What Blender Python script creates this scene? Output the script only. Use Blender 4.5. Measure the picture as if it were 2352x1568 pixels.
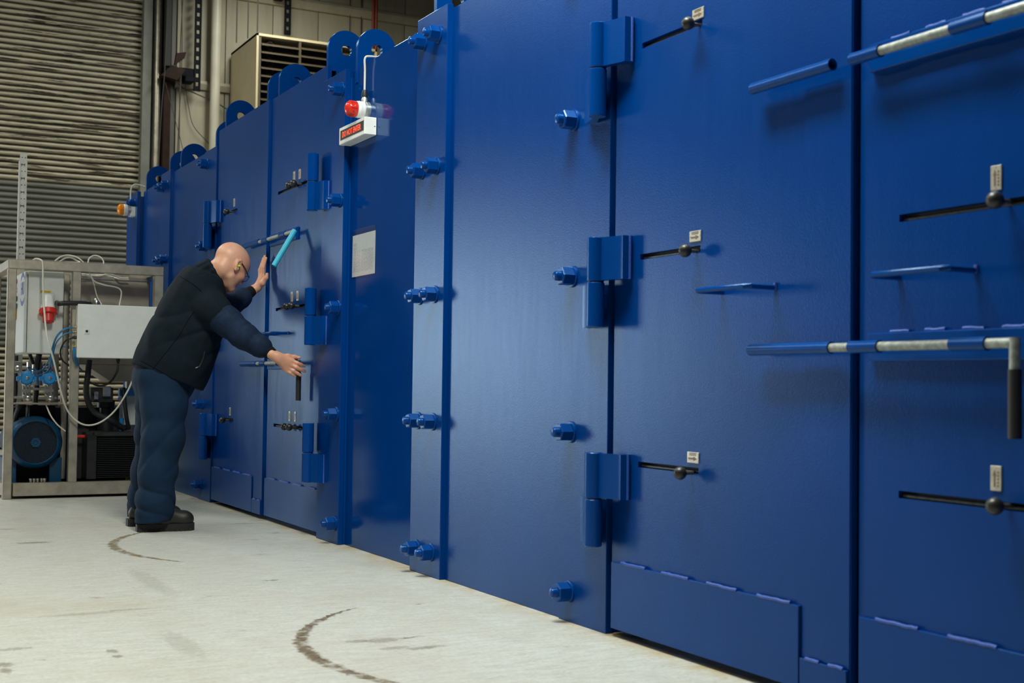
import bpy, bmesh, math, random
import numpy as np
from mathutils import Vector, Matrix, Quaternion

random.seed(7)
for o in list(bpy.data.objects): bpy.data.objects.remove(o)
sc = bpy.context.scene
COL = sc.collection

# ------------------------------------------------------------------ camera
# photo frame 2352x1568; world X = across towards the chamber face, Y = along the chamber, Z = up
F = 3000.0; CX, CY = 1176.0, 784.0; HC = 0.85
_d1 = np.array([-398-CX, 862-CY, F]); _d1 /= np.linalg.norm(_d1)
_up = np.cross(_d1, np.array([1, .013, 0.])); _up /= np.linalg.norm(_up)
if _up[1] > 0: _up = -_up
_rt = np.cross(_d1, _up)
if _rt[0] < 0: _rt = -_rt
RM = np.array([_rt, _d1, _up])
def ray(p): return RM @ np.array([p[0]-CX, p[1]-CY, F])
CAM = np.array([0, 0, HC])
def onX(p, X): r = ray(p); return Vector(CAM + r*(X/r[0]))
def onY(p, Y): r = ray(p); return Vector(CAM + r*(Y/r[1]))
def onZ(p, Z): r = ray(p); return Vector(CAM + r*((Z-HC)/r[2]))

cd = bpy.data.cameras.new('camera'); cam = bpy.data.objects.new('camera', cd); COL.objects.link(cam)
cd.sensor_width = 36; cd.lens = F/2352*36; cd.clip_end = 100; cd.clip_start = .05
m = Matrix.Identity(4)
for i in range(3):
    m[i][0] = RM[i][0]; m[i][1] = -RM[i][1]; m[i][2] = -RM[i][2]; m[i][3] = CAM[i]
cam.matrix_world = m
cd.dof.use_dof = True; cd.dof.focus_distance = 6.6; cd.dof.aperture_fstop = 4.5
sc.camera = cam
vs = sc.view_settings
vs.view_transform = 'Standard'; vs.look = 'None'; vs.gamma = 1; vs.use_curve_mapping = False
vs.exposure = 0.0

# ------------------------------------------------------------------ light
w = bpy.data.worlds.new('world'); sc.world = w; w.use_nodes = True
bg = w.node_tree.nodes['Background']; bg.inputs[0].default_value = (.85, .93, 1, 1); bg.inputs[1].default_value = .6
YB = 16.5            # back wall
def area(name, loc, tgt, sx, sy, power, col, spread=math.pi):
    l = bpy.data.lights.new(name, 'AREA'); l.shape = 'RECTANGLE'; l.size = sx; l.size_y = sy; l.energy = power; l.color = col; l.spread = spread
    o = bpy.data.objects.new(name, l); COL.objects.link(o); o.location = loc
    d = Vector(tgt)-Vector(loc); o.rotation_euler = d.to_track_quat('-Z', 'Y').to_euler()
    return o
area('doorway_daylight', (-4.5, YB+.1, 1.5), (-4.5, 0, 1.5), 2.4, 2.3, 260, (.86, .94, 1.0))
# (x, y, z, length, power)
LAMPS = [(1.25, 3.5, 4.7, 2.0, 300), (-4.5, 3.5, 6, 4, 30), (-1.2, 7.6, 6, 4, 125), (-4.5, 11, 6, 4, 55), (-.4, 13.2, 6, 4, 165), (4.6, 13.2, 6, 4, 170)]
for lx, ly, lz, ll, lw in LAMPS:
    area('ceiling_lamp_light', (lx, ly, lz), (lx, ly, 0), .6, ll, lw, (.97, 1.0, .88))

# ------------------------------------------------------------------ helpers
WL = {}
def reg(o, parent, loc):
    loc = Vector(loc); WL[o.name] = loc
    if parent:
        o.parent = parent; o.location = loc-WL[parent.name]
    else: o.location = loc
    COL.objects.link(o); return o
def thing(name, label, cat, loc, group=None):
    o = bpy.data.objects.new(name, None); o.empty_display_size = .1
    reg(o, None, loc); o['label'] = label; o['category'] = cat
    if group: o['group'] = group
    return o
def tag(o, label, cat, group=None):
    o['label'] = label; o['category'] = cat
    if group: o['group'] = group
    return o
def mesh(name, bm, smooth=None):
    me = bpy.data.meshes.new(name)
    bmesh.ops.recalc_face_normals(bm, faces=bm.faces); bm.to_mesh(me); bm.free()
    if smooth is not None and len(me.polygons):
        for p in me.polygons: p.use_smooth = True
        me.set_sharp_from_angle(angle=math.radians(smooth))
    return me
def obj(name, bm, mat, parent=None, loc=(0, 0, 0), smooth=35, origin=None):
    """bmesh in world coords -> object whose origin sits at `origin`"""
    me = bm if isinstance(bm, bpy.types.Mesh) else None
    if me is None:
        if origin is None and parent is None:
            vs_ = [v.co for v in bm.verts]
            mn = [min(v[i] for v in vs_) for i in range(3)]; mx = [max(v[i] for v in vs_) for i in range(3)]
            origin = ((mn[0]+mx[0])/2, (mn[1]+mx[1])/2, mn[2])
        if origin is not None:
            bmesh.ops.translate(bm, vec=-Vector(origin), verts=bm.verts); loc = origin
        me = mesh(name, bm, smooth)
    if mat is not None and not me.materials: me.materials.append(MAT[mat] if isinstance(mat, str) else mat)
    return reg(bpy.data.objects.new(name, me), parent, loc)
def struct(name, bm, mat, parent=None):
    o = obj(name, bm, mat, parent)
    if parent is None: o['kind'] = 'structure'
    return o
def B(): return bmesh.new()
def box(bm, x0, x1, y0, y1, z0, z1, bev=0):
    r = bmesh.ops.create_cube(bm, size=1)
    bmesh.ops.scale(bm, vec=(abs(x1-x0), abs(y1-y0), abs(z1-z0)), verts=r['verts'])
    bmesh.ops.translate(bm, vec=((x0+x1)/2, (y0+y1)/2, (z0+z1)/2), verts=r['verts'])
    if bev:
        es = list({e for v in r['verts'] for e in v.link_edges})
        bmesh.ops.bevel(bm, geom=es, offset=bev, segments=1, affect='EDGES')
    return bm
def cyl(bm, p0, p1, r0, r1=None, n=20, caps=True):
    p0 = Vector(p0); p1 = Vector(p1); r1 = r0 if r1 is None else r1
    d = p1-p0
    r = bmesh.ops.create_cone(bm, cap_ends=caps, segments=n, radius1=r0, radius2=r1, depth=d.length)
    q = d.to_track_quat('Z', 'Y'); M = Matrix.Translation((p0+p1)/2) @ q.to_matrix().to_4x4()
    bmesh.ops.transform(bm, matrix=M, verts=r['verts']); return bm
def lathe(bm, p0, axis, prof, n=24):
    """prof: list of (distance along axis, radius)"""
    p0 = Vector(p0); a = Vector(axis).normalized()
    u = a.orthogonal().normalized(); v = a.cross(u)
    rings = []
    for d, r in prof:
        if r < 1e-5: rings.append([bm.verts.new(p0+a*d)])
        else: rings.append([bm.verts.new(p0+a*d+u*(r*math.cos(t))+v*(r*math.sin(t))) for t in [2*math.pi*k/n for k in range(n)]])
    for A_, B_ in zip(rings, rings[1:]):
        if len(A_) == 1 and len(B_) == 1: continue
        for k in range(n):
            j = (k+1) % n
            if len(A_) == 1: bm.faces.new((A_[0], B_[k], B_[j]))
            elif len(B_) == 1: bm.faces.new((A_[k], A_[j], B_[0]))
            else: bm.faces.new((A_[k], A_[j], B_[j], B_[k]))
    if len(rings[0]) > 1: bm.faces.new(rings[0])
    if len(rings[-1]) > 1: bm.faces.new(rings[-1])
    return bm
def smooth_path(pts, sub=6):
    pts = [Vector(p) for p in pts]
    if len(pts) < 3: return pts
    out = []
    P = [pts[0]*2-pts[1]]+pts+[pts[-1]*2-pts[-2]]
    for i in range(1, len(P)-2):
        for k in range(sub):
            t = k/sub
            a, b, c, d = P[i-1], P[i], P[i+1], P[i+2]
            out.append(.5*((2*b)+(c-a)*t+(2*a-5*b+4*c-d)*t*t+(3*b-a-3*c+d)*t**3))
    out.append(pts[-1]); return out
def tube(bm, pts, r, n=8, sub=6):
    P = smooth_path(pts, sub) if sub else [Vector(p) for p in pts]
    rings = []; t0 = (P[1]-P[0]).normalized(); u = t0.orthogonal().normalized()
    for i, p in enumerate(P):
        t = (P[min(i+1, len(P)-1)]-P[max(i-1, 0)]).normalized()
        u = (u-t*u.dot(t)); u = u.normalized() if u.length > 1e-6 else t.orthogonal().normalized(); v = t.cross(u)
        rings.append([bm.verts.new(p+u*(r*math.cos(2*math.pi*k/n))+v*(r*math.sin(2*math.pi*k/n))) for k in range(n)])
    for A_, B_ in zip(rings, rings[1:]):
        for k in range(n):
            j = (k+1) % n; bm.faces.new((A_[k], A_[j], B_[j], B_[k]))
    bm.faces.new(rings[0]); bm.faces.new(rings[-1]); return bm
def prism(bm, pts, off):
    """polygon (list of 3d points) extruded by vector off"""
    a = [bm.verts.new(Vector(p)) for p in pts]; b = [bm.verts.new(Vector(p)+Vector(off)) for p in pts]
    bm.faces.new(a); bm.faces.new(b[::-1])
    n = len(a)
    for k in range(n): bm.faces.new((a[k], a[(k+1) % n], b[(k+1) % n], b[k]))
    return bm
def text_bm(s, size, M, ext=.0006, width=None):
    cu = bpy.data.curves.new('t', 'FONT'); cu.body = s; cu.size = size; cu.extrude = ext; cu.align_x = 'CENTER'; cu.align_y = 'CENTER'; cu.resolution_u = 3
    o = bpy.data.objects.new('t', cu); COL.objects.link(o)
    dg = bpy.context.evaluated_depsgraph_get(); me = bpy.data.meshes.new_from_object(o.evaluated_get(dg))
    bpy.data.objects.remove(o); bpy.data.curves.remove(cu)
    bm = bmesh.new(); bm.from_mesh(me); bpy.data.meshes.remove(me)
    if width and len(bm.verts):
        xs = [v.co.x for v in bm.verts]; k = width/(max(xs)-min(xs)); bmesh.ops.scale(bm, vec=(k, 1, 1), verts=bm.verts)
    bmesh.ops.transform(bm, matrix=M, verts=bm.verts); return bm
def frame_M(o, u, v):
    """matrix placing the XY plane with x->u, y->v at o"""
    u = Vector(u).normalized(); v = Vector(v).normalized(); n = u.cross(v)
    M = Matrix.Identity(4)
    for i in range(3): M[i][0] = u[i]; M[i][1] = v[i]; M[i][2] = n[i]; M[i][3] = o[i]
    return M

# ------------------------------------------------------------------ materials
MAT = {}
def newmat(name):
    m = bpy.data.materials.new(name); m.use_nodes = True; MAT[name] = m
    nt = m.node_tree; return m, nt, nt.nodes['Principled BSDF']
def nd(nt, t, **k):
    n = nt.nodes.new(t)
    for a, v in k.items():
        if hasattr(n, a): setattr(n, a, v)
        else: n.inputs[a].default_value = v
    return n
def coords(nt, scale=(1, 1, 1), kind='Object'):
    tc = nd(nt, 'ShaderNodeTexCoord'); mp = nd(nt, 'ShaderNodeMapping'); mp.inputs['Scale'].default_value = scale
    nt.links.new(tc.outputs[kind], mp.inputs[0]); return mp.outputs[0]
def world_coords(nt, scale=(1, 1, 1)):
    g = nd(nt, 'ShaderNodeNewGeometry'); mp = nd(nt, 'ShaderNodeMapping'); mp.inputs['Scale'].default_value = scale
    nt.links.new(g.outputs['Position'], mp.inputs[0]); return mp.outputs[0]
def noise(nt, vec, scale, detail=4, rough=.55):
    n = nd(nt, 'ShaderNodeTexNoise'); n.inputs['Scale'].default_value = scale; n.inputs['Detail'].default_value = detail; n.inputs['Roughness'].default_value = rough
    nt.links.new(vec, n.inputs['Vector']); return n.outputs[0]
def ramp(nt, fac, stops):
    r = nd(nt, 'ShaderNodeValToRGB'); el = r.color_ramp.elements
    while len(el) < len(stops): el.new(.5)
    for e, (p, c) in zip(el, stops): e.position = p; e.color = tuple(c)+(1,) if len(c) == 3 else c
    nt.links.new(fac, r.inputs[0]); return r.outputs[0]
def mixc(nt, fac, a, b, mode='MIX'):
    n = nd(nt, 'ShaderNodeMix', data_type='RGBA', blend_type=mode)
    for sock, v in ((n.inputs[0], fac), (n.inputs[6], a), (n.inputs[7], b)):
        if hasattr(v, 'is_output'): nt.links.new(v, sock)
        else: sock.default_value = v if not isinstance(v, (tuple, list)) else (tuple(v)+(1,))[:4]
    return n.outputs[2]
def math_(nt, op, a, b=None, clamp=False):
    n = nd(nt, 'ShaderNodeMath', operation=op); n.use_clamp = clamp
    for i, v in enumerate((a, b)):
        if v is None: continue
        if hasattr(v, 'is_output'): nt.links.new(v, n.inputs[i])
        else: n.inputs[i].default_value = v
    return n.outputs[0]
def bump(nt, p, h, strength, dist=.002):
    b = nd(nt, 'ShaderNodeBump'); b.inputs['Strength'].default_value = strength; b.inputs['Distance'].default_value = dist
    nt.links.new(h, b.inputs['Height']); nt.links.new(b.outputs[0], p.inputs['Normal'])
def simple(name, col, rough=.5, metal=0, var=.12, scale=25, bmp=0, coat=0, spec=None):
    m, nt, p = newmat(name)
    v = coords(nt); n = noise(nt, v, scale)
    c0 = tuple(c*(1-var) for c in col); c1 = tuple(min(1, c*(1+var)) for c in col)
    nt.links.new(ramp(nt, n, [(.3, c0), (.7, c1)]), p.inputs['Base Color'])
    p.inputs['Roughness'].default_value = rough; p.inputs['Metallic'].default_value = metal; p.inputs['Coat Weight'].default_value = coat
    if spec is not None: p.inputs['Specular IOR Level'].default_value = spec
    if bmp: bump(nt, p, noise(nt, v, scale*6), bmp)
    return m
# blue gloss paint over steel plate: orange-peel and brush streaks
def blue(name, rough, peel, streak, col=(.0002, .034, .19)):
    m, nt, p = newmat(name)
    wv = world_coords(nt)
    big = noise(nt, wv, 1.3, 3); fine = noise(nt, wv, 190, 3, .6)
    st = noise(nt, world_coords(nt, (14, 14, 1.6)), 2.2, 4)
    c = ramp(nt, big, [(.3, tuple(x*.9 for x in col)), (.7, tuple(x*1.1 for x in col))])
    r = ramp(nt, st, [(.3, (rough-.01,)*3), (.75, (rough+.015,)*3)])
    h = math_(nt, 'ADD', math_(nt, 'MULTIPLY', fine, peel), math_(nt, 'MULTIPLY', st, streak))
    # paint film: diffuse base under a clear gloss with a compact lobe
    bp = nd(nt, 'ShaderNodeBump'); bp.inputs['Strength'].default_value = .5 if peel else 0; bp.inputs['Distance'].default_value = .0016; nt.links.new(h, bp.inputs['Height'])
    df = nd(nt, 'ShaderNodeBsdfDiffuse'); gl = nd(nt, 'ShaderNodeBsdfGlossy', distribution='BECKMANN'); fr = nd(nt, 'ShaderNodeFresnel'); mx = nd(nt, 'ShaderNodeMixShader')
    fr.inputs['IOR'].default_value = 1.36; gl.inputs['Color'].default_value = (.66, .86, 1, 1); nt.links.new(c, df.inputs['Color']); nt.links.new(r, gl.inputs['Roughness'])
    for n_ in (df, gl, fr): nt.links.new(bp.outputs[0], n_.inputs['Normal'])
    nt.links.new(fr.outputs[0], mx.inputs[0]); nt.links.new(df.outputs[0], mx.inputs[1]); nt.links.new(gl.outputs[0], mx.inputs[2])
    nt.links.new(mx.outputs[0], nt.nodes['Material Output'].inputs['Surface']); nt.nodes.remove(p)
blue('blue_paint', .33, .55, .015)
blue('blue_gloss', .13, .0, .0)
blue('blue_part', .3, .4, .1, (.0004, .042, .22))
simple('blue_weld', (.02, .08, .4), .3, 0, .3, 200, .6)
simple('grey_rod', (.27, .29, .27), .45, .25, .35, 60, .1)
simple('black_rubber', (.012, .012, .013), .5, 0, .2, 40, .05)
simple('black_knob', (.015, .015, .015), .38, 0, .2, 30)
simple('slot_black', (.01, .011, .012), .7)
simple('slot_rod', (.09, .09, .08), .4, .6, .3, 50)
simple('plate_metal', (.52, .48, .4), .35, .5, .15, 40)
simple('plate_print', (.16, .1, .05), .6)
simple('cyan_sleeve', (.03, .42, .62), .5, 0, .08, 20)
simple('white_plastic', (.78, .79, .78), .35, 0, .04)
simple('sign_grey', (.045, .04, .036), .3)
simple('paper', (.86, .86, .83), .6, 0, .03)
simple('ink', (.5, .5, .49), .7)
simple('cable_white', (.62, .6, .52), .5, 0, .06)
simple('galv', (.45, .46, .45), .4, .7, .15, 30)
simple('steel', (.43, .39, .32), .38, .75, .2, 14, .05)
simple('steel_sheet', (.36, .32, .265), .42, .7, .15, 6, .03)
simple('stainless', (.6, .58, .54), .22, .9, .1, 20)
simple('cabinet_grey', (.62, .64, .62), .42, 0, .05, 12, .05)
simple('box_white', (.78, .79, .77), .45, 0, .04, 12, .05)
simple('valve_blue', (.01, .22, .56), .42, 0, .1, 20)
simple('motor_blue', (.004, .055, .13), .32, 0, .15, 12, .05)
simple('red_plastic', (.62, .03, .02), .35, 0, .08)
simple('red_dark', (.3, .012, .01), .4)
simple('yellow', (.75, .5, .02), .5)
simple('logo_blue', (.01, .04, .3), .5)
simple('green_plastic', (.01, .14, .08), .4)
simple('blue_hose', (.01, .17, .4), .35, 0, .15, 30)
simple('dark_steel', (.03, .03, .032), .45, .6, .2, 20)
simple('navy_metal', (.0025, .0035, .007), .7, spec=.15)
simple('brass', (.5, .36, .12), .3, .9)
simple('brown_steel', (.022, .009, .0065), .7, 0, .3, 10, .1, spec=.2)
simple('pvc', (.5, .47, .38), .45, 0, .12, 3)
simple('guide_grey', (.17, .17, .15), .55, .2, .2, 5)
simple('heater_cream', (.52, .43, .27), .5, 0, .06, 5)
simple('heater_slat', (.07, .05, .027), .5, 0, .1, 9)
simple('red_pipe', (.22, .03, .015), .5, 0, .2, 8)
simple('tray_grey', (.5, .5, .46), .45, .35, .12, 16)
simple('wire_dark', (.035, .03, .025), .6)
simple('dust', (.5, .34, .12), .95, 0, .3, 60, .5)
for nm, col, e in (('red_lens', (.75, .035, .02), .25), ('amber_lens', (.9, .28, .01), .15)):
    m_, nt_, p_ = newmat(nm); p_.inputs['Base Color'].default_value = col+(1,); p_.inputs['Roughness'].default_value = .15
    p_.inputs['Subsurface Weight'].default_value = .15; p_.inputs['Subsurface Radius'].default_value = (.02, .005, .003)
    nt_.links.new(ramp(nt_, noise(nt_, coords(nt_), 45), [(.35, tuple(c*.7 for c in col)), (.65, col)]), p_.inputs['Base Color'])
m_, nt_, p_ = newmat('led_red'); p_.inputs['Base Color'].default_value = (.5, .03, .02, 1)
p_.inputs['Emission Color'].default_value = (1, .09, .03, 1); p_.inputs['Emission Strength'].default_value = 1.1
m_, nt_, p_ = newmat('clear_plastic'); p_.inputs['Base Color'].default_value = (.9, .92, .95, 1); p_.inputs['Roughness'].default_value = .08
p_.inputs['Transmission Weight'].default_value = 1; p_.inputs['IOR'].default_value = 1.2

# painted concrete floor with worn patches, scuffed door-swing arcs and dust along the chamber
def floor_mat():
    m, nt, p = newmat('floor_paint')
    wv = world_coords(nt)
    big = noise(nt, wv, .55, 5); mid = noise(nt, world_coords(nt, (1, 1, 1)), 6, 6, .65); fine = noise(nt, wv, 70, 4, .7)
    c = ramp(nt, big, [(.3, (.40, .395, .355)), (.7, (.53, .535, .50))])
    c = mixc(nt, .6, c, ramp(nt, mid, [(.34, (.30, .285, .24)), (.48, (.47, .465, .42)), (.66, (.63, .64, .61))]))
    stk = noise(nt, world_coords(nt, (9, 34, 1)), 1.0, 5, .7)
    c = mixc(nt, .4, c, ramp(nt, stk, [(.33, (.32, .30, .26)), (.5, (.5, .495, .455)), (.62, (.64, .65, .62))]))
    c = mixc(nt, .35, c, ramp(nt, fine, [(.3, (.3, .29, .26)), (.6, (.6, .6, .57))]))
    warm = ramp(nt, noise(nt, wv, 1.1, 4), [(.5, (0, 0, 0)), (.75, (1, 1, 1))])
    c = mixc(nt, math_(nt, 'MULTIPLY', warm, .5), c, (.38, .32, .24))
    sx = nd(nt, 'ShaderNodeSeparateXYZ'); nt.links.new(wv, sx.inputs[0]); X, Y = sx.outputs[0], sx.outputs[1]
    def arc(c, cx, cy, r, w, y0, y1, col, soft):
        dx = math_(nt, 'SUBTRACT', X, cx); dy = math_(nt, 'SUBTRACT', Y, cy)
        d = math_(nt, 'SQRT', math_(nt, 'ADD', math_(nt, 'POWER', dx, 2), math_(nt, 'POWER', dy, 2)))
        wob = math_(nt, 'MULTIPLY', math_(nt, 'SUBTRACT', noise(nt, wv, 26, 4, .7), .5), w*2.0)
        e = math_(nt, 'ABSOLUTE', math_(nt, 'SUBTRACT', math_(nt, 'ADD', d, wob), r))
        # band is widest in the middle of the swing
        ym = (y0+y1)/2; yh = (y1-y0)/2
        k = math_(nt, 'SUBTRACT', 1, math_(nt, 'POWER', math_(nt, 'DIVIDE', math_(nt, 'SUBTRACT', Y, ym), yh), 2), True)
        side = math_(nt, 'LESS_THAN', X, cx)
        ww = math_(nt, 'MULTIPLY', math_(nt, 'SQRT', k), w)
        g = math_(nt, 'SUBTRACT', 1, math_(nt, 'DIVIDE', e, math_(nt, 'ADD', ww, .0005)), True)
        g = math_(nt, 'MULTIPLY', math_(nt, 'MULTIPLY', math_(nt, 'MULTIPLY', g, 2.2, True), side), math_(nt, 'GREATER_THAN', k, .001))
        brk = ramp(nt, noise(nt, wv, 18, 5, .7), [(.36, (.15,)*3), (.52, (1,)*3)])
        g = math_(nt, 'MULTIPLY', math_(nt, 'MULTIPLY', g, brk), soft, True)
        cc = ramp(nt, noise(nt, wv, 45, 3), [(.35, col), (.7, tuple(x*2.3 for x in col))])
        return mixc(nt, g, c, cc)
    c = arc(c, 2.33, 3.85, .972, .030, 3.1, 4.66, (.10, .075, .045), 1.0)
    c = arc(c, 2.31, 6.74, 1.0, .030, 6.15, 7.5, (.12, .09, .05), .95)
    # small dark scuffs
    sc_n = noise(nt, world_coords(nt, (1.6, 5, 1)), 2.4, 7, .75)
    c = mixc(nt, math_(nt, 'MULTIPLY', ramp(nt, sc_n, [(.635, (0,)*3), (.66, (1,)*3)]), .8), c, (.13, .115, .09))
    # individual rubber scuffs
    for (px, py, ln, wd, st) in ((75, 1246, .10, .02, 1), (18, 1215, .05, .012, .7), (30, 1490, .06, .012, .8), (257, 1495, .02, .016, 1), (270, 1507, .018, .012, 1), (8, 1526, .03, .02, 1), (14, 1540, .02, .02, 1), (967, 1488, .06, .012, .8), (1000, 1484, .05, .01, .6), (822, 1472, .05, .012, .8), (880, 1470, .07, .02, .8), (905, 1488, .06, .012, .7), (185, 1410, .16, .012, .5), (290, 1400, .1, .01, .5), (420, 1480, .05, .12, .35), (345, 1335, .05, .2, .3), (560, 1202, .12, .012, .6), (600, 1195, .1, .01, .6)):
        q = onZ((px, py), 0)
        e = math_(nt, 'ADD', math_(nt, 'POWER', math_(nt, 'DIVIDE', math_(nt, 'SUBTRACT', X, q.x), ln), 2), math_(nt, 'POWER', math_(nt, 'DIVIDE', math_(nt, 'SUBTRACT', Y, q.y), wd*2.2), 2))
        e = math_(nt, 'ADD', e, math_(nt, 'MULTIPLY', math_(nt, 'SUBTRACT', noise(nt, wv, 55, 4, .75), .5), 4.2))
        mk = math_(nt, 'MULTIPLY', math_(nt, 'MULTIPLY', math_(nt, 'SUBTRACT', 1, e, True), 1.6, True), st*.6)
        c = mixc(nt, mk, c, (.13, .105, .07))
    # sandy dust in the corner
    near = math_(nt, 'SUBTRACT', 1, math_(nt, 'DIVIDE', math_(nt, 'SUBTRACT', 2.41, X), .12), True)
    dm = math_(nt, 'MULTIPLY', near, ramp(nt, noise(nt, wv, 9, 5, .7), [(.4, (0,)*3), (.62, (1,)*3)]), True)
    c = mixc(nt, dm, c, (.42, .3, .12))
    nt.links.new(c, p.inputs['Base Color'])
    nt.links.new(ramp(nt, mid, [(.35, (.5,)*3), (.65, (.34,)*3)]), p.inputs['Roughness'])
    bump(nt, p, math_(nt, 'ADD', mid, math_(nt, 'MULTIPLY', fine, .4)), .25, .002)
floor_mat()
# cream wall cladding with drip stains
def clad_mat(name, c0, c1, dirt, sc=(3, 3, .35)):
    m, nt, p = newmat(name)
    wv = world_coords(nt)
    c = ramp(nt, noise(nt, wv, .8, 4), [(.3, c0), (.7, c1)])
    d = ramp(nt, noise(nt, world_coords(nt, sc), 1.6, 6, .65), [(.48, (0,)*3), (.8, (1,)*3)])
    c = mixc(nt, math_(nt, 'MULTIPLY', d, .55), c, dirt)
    nt.links.new(c, p.inputs['Base Color']); p.inputs['Roughness'].default_value = .6
    return m
clad_mat('cladding', (.33, .30, .22), (.42, .385, .29), (.2, .18, .13))
clad_mat('wall_plain', (.10, .098, .09), (.13, .125, .11), (.07, .065, .06))
# shutter slats: paint worn off in horizontal dark streaks
def slat_mat(name, c0, c1, dirt, lo, hi, g0, gw):
    m, nt, p = newmat(name)
    wv = world_coords(nt)
    c = ramp(nt, noise(nt, wv, 1.2, 4), [(.3, c0), (.7, c1)])
    d = ramp(nt, noise(nt, world_coords(nt, (1.1, 1, 26)), 1.4, 7, .7), [(lo, (0,)*3), (hi, (1,)*3)])
    c = mixc(nt, d, c, dirt)
    sz = nd(nt, 'ShaderNodeSeparateXYZ'); nt.links.new(coords(nt), sz.inputs[0])     # groove between slats darkened in the colour: painted shade and grime
    wob = math_(nt, 'MULTIPLY', math_(nt, 'SUBTRACT', noise(nt, world_coords(nt, (2, 1, 9)), 2, 5), .5), .02)
    g = math_(nt, 'DIVIDE', math_(nt, 'SUBTRACT', math_(nt, 'ADD', sz.outputs[2], wob), g0), gw, True)
    c = mixc(nt, g, c, dirt)
    nt.links.new(c, p.inputs['Base Color']); p.inputs['Roughness'].default_value = .5
slat_mat('slat_cream', (.42, .38, .28), (.5, .455, .34), (.03, .022, .015), .525, .585, .043, .006)
slat_mat('slat_grey', (.135, .135, .115), (.19, .19, .165), (.03, .028, .022), .6, .8, .036, .02)
# ------------------------------------------------------------------ hall
XS1 = onY((325, 200), YB).x            # right edge of roller shutter
XS0 = XS1-4.2
struct('floor', box(B(), -10, 9, -8, YB+.3, -.12, 0), 'floor_paint')
struct('ceiling', box(B(), -10, 9, -8, YB+.3, 8, 8.2), 'wall_plain')
struct('wall_left', box(B(), -10.2, -10, -8, YB+.3, 0, 8), 'wall_plain')
struct('wall_right', box(B(), 9, 9.2, -8, YB+.3, 0, 8), 'wall_plain')
struct('wall_rear', box(B(), -10, 9, -8.2, -8, 0, 8), 'wall_plain')
b = B()
box(b, -10, -5.75, YB, YB+.3, 0, 8); box(b, -5.75, -3.3, YB, YB+.3, 2.65, 8); box(b, -3.3, XS0, YB, YB+.3, 0, 8)
box(b, XS0, XS1, YB+.12, YB+.3, 0, 8); box(b, XS1, 9, YB, YB+.3, 0, 8)
wall_back = struct('wall_back', b, 'wall_plain')
# cladding sheets in two tiers with a rounded girt between them
ZR1 = onY((430, 183), YB).z; ZR2 = onY((880, 28), YB).z
x = XS1+.42; k = 0
while x < 8.6:
    wd = .62
    for z0, z1, yo in ((2.0, ZR1-.13, .03), (ZR1, ZR2-.15, .03), (ZR2, 8, .045)):
        b = B(); prism(b, [(x+.006, YB, z0), (x+.006, YB-yo, z0), (x+.05, YB-yo-.006, z0), (x+wd-.05, YB-yo-.006, z0), (x+wd-.006, YB-yo, z0), (x+wd-.006, YB, z0)], (0, 0, z1-z0))
        obj('cladding_sheet', b, 'cladding', wall_back)
    x += wd
for zz, hh in ((ZR1, .13), (ZR2, .15)):
    b = B(); prism(b, [(XS1+.4, YB, zz-hh), (XS1+.4, YB-.07, zz-hh+.01), (XS1+.4, YB-.1, zz-.05), (XS1+.4, YB-.085, zz-.012), (XS1+.4, YB-.02, zz)], (5, 0, 0))
    obj('wall_rail', b, 'cladding', wall_back)
# roller shutter: one object per slat
sh = reg(bpy.data.objects.new('door_1', None), None, (XS1-2.1, YB, 0)); sh['kind'] = 'structure'
PITCH = (onY((200, 400), YB)-onY((200, 413.3), YB)).z
ZC = onY((200, 424), YB).z
def slat_mesh(name, mat, flat):
    b = B(); prof = []
    for i in range(9):
        t = i/8; prof.append((0, -.012-(.03 if not flat else .02)*math.sin(math.pi*t/.78)**.7 if t < .775 else -.006, PITCH*t))
    prof = [(0, .0, 0)]+prof+[(0, 0, PITCH)]
    prism(b, [(XS0, p[1], p[2]) for p in prof], (XS1-XS0, 0, 0))
    me = mesh(name, b, 50); me.materials.append(MAT[mat]); return me
sm_c = slat_mesh('slat_c', 'slat_cream', False); sm_g = slat_mesh('slat_g', 'slat_grey', True)
n = int(7.2/PITCH)
for i in range(n):
    z = ZC+(i-int(ZC/PITCH))*PITCH
    obj('slat', sm_g if z < ZC-.001 and z > 1.2 else sm_c, None, sh, (0, YB+.05+random.uniform(-.002, .002), z))
# guide rails and pipes beside the shutter
def vpost(name, px0, px1, Y, dep, mat, label, cat, z1=7.9, z0=0, parent=None):
    a = onY((px0, 200), Y).x; c = onY((px1, 200), Y).x
    return tag(obj(name, box(B(), a, c, Y, Y+dep, z0, z1, .006), mat, parent), label, cat)
b = box(B(), XS1-.01, XS1+.10, YB-.10, YB+.06, 0, 7.9, .004); box(b, XS1+.12, XS1+.23, YB-.06, YB, 0, 7.9, .004)
o = obj('trim_1', b, 'guide_grey'); o['kind'] = 'structure'
tag(obj('steel_stanchion', box(B(), XS1+.235, XS1+.32, YB-.2, YB-.02, 0, 7.9, .004), 'brown_steel'), 'dark red-brown steel post beside the roller shutter track', 'post')
a = onY((361, 200), YB-.14)
tag(obj('rusty_conduit', cyl(B(), (a.x, YB-.14, 0), (a.x, YB-.14, 7.9), .035), 'steel'), 'stained grey vertical conduit next to the brown post', 'pipe')
a = onY((373, 200), YB-.1)
tag(obj('black_channel', box(B(), a.x-.03, a.x+.04, YB-.36, YB-.26, onY((373, 165), YB).z, 7.9, .004), 'slot_black'), 'black channel end above the bracket by the shutter', 'channel')
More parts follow.
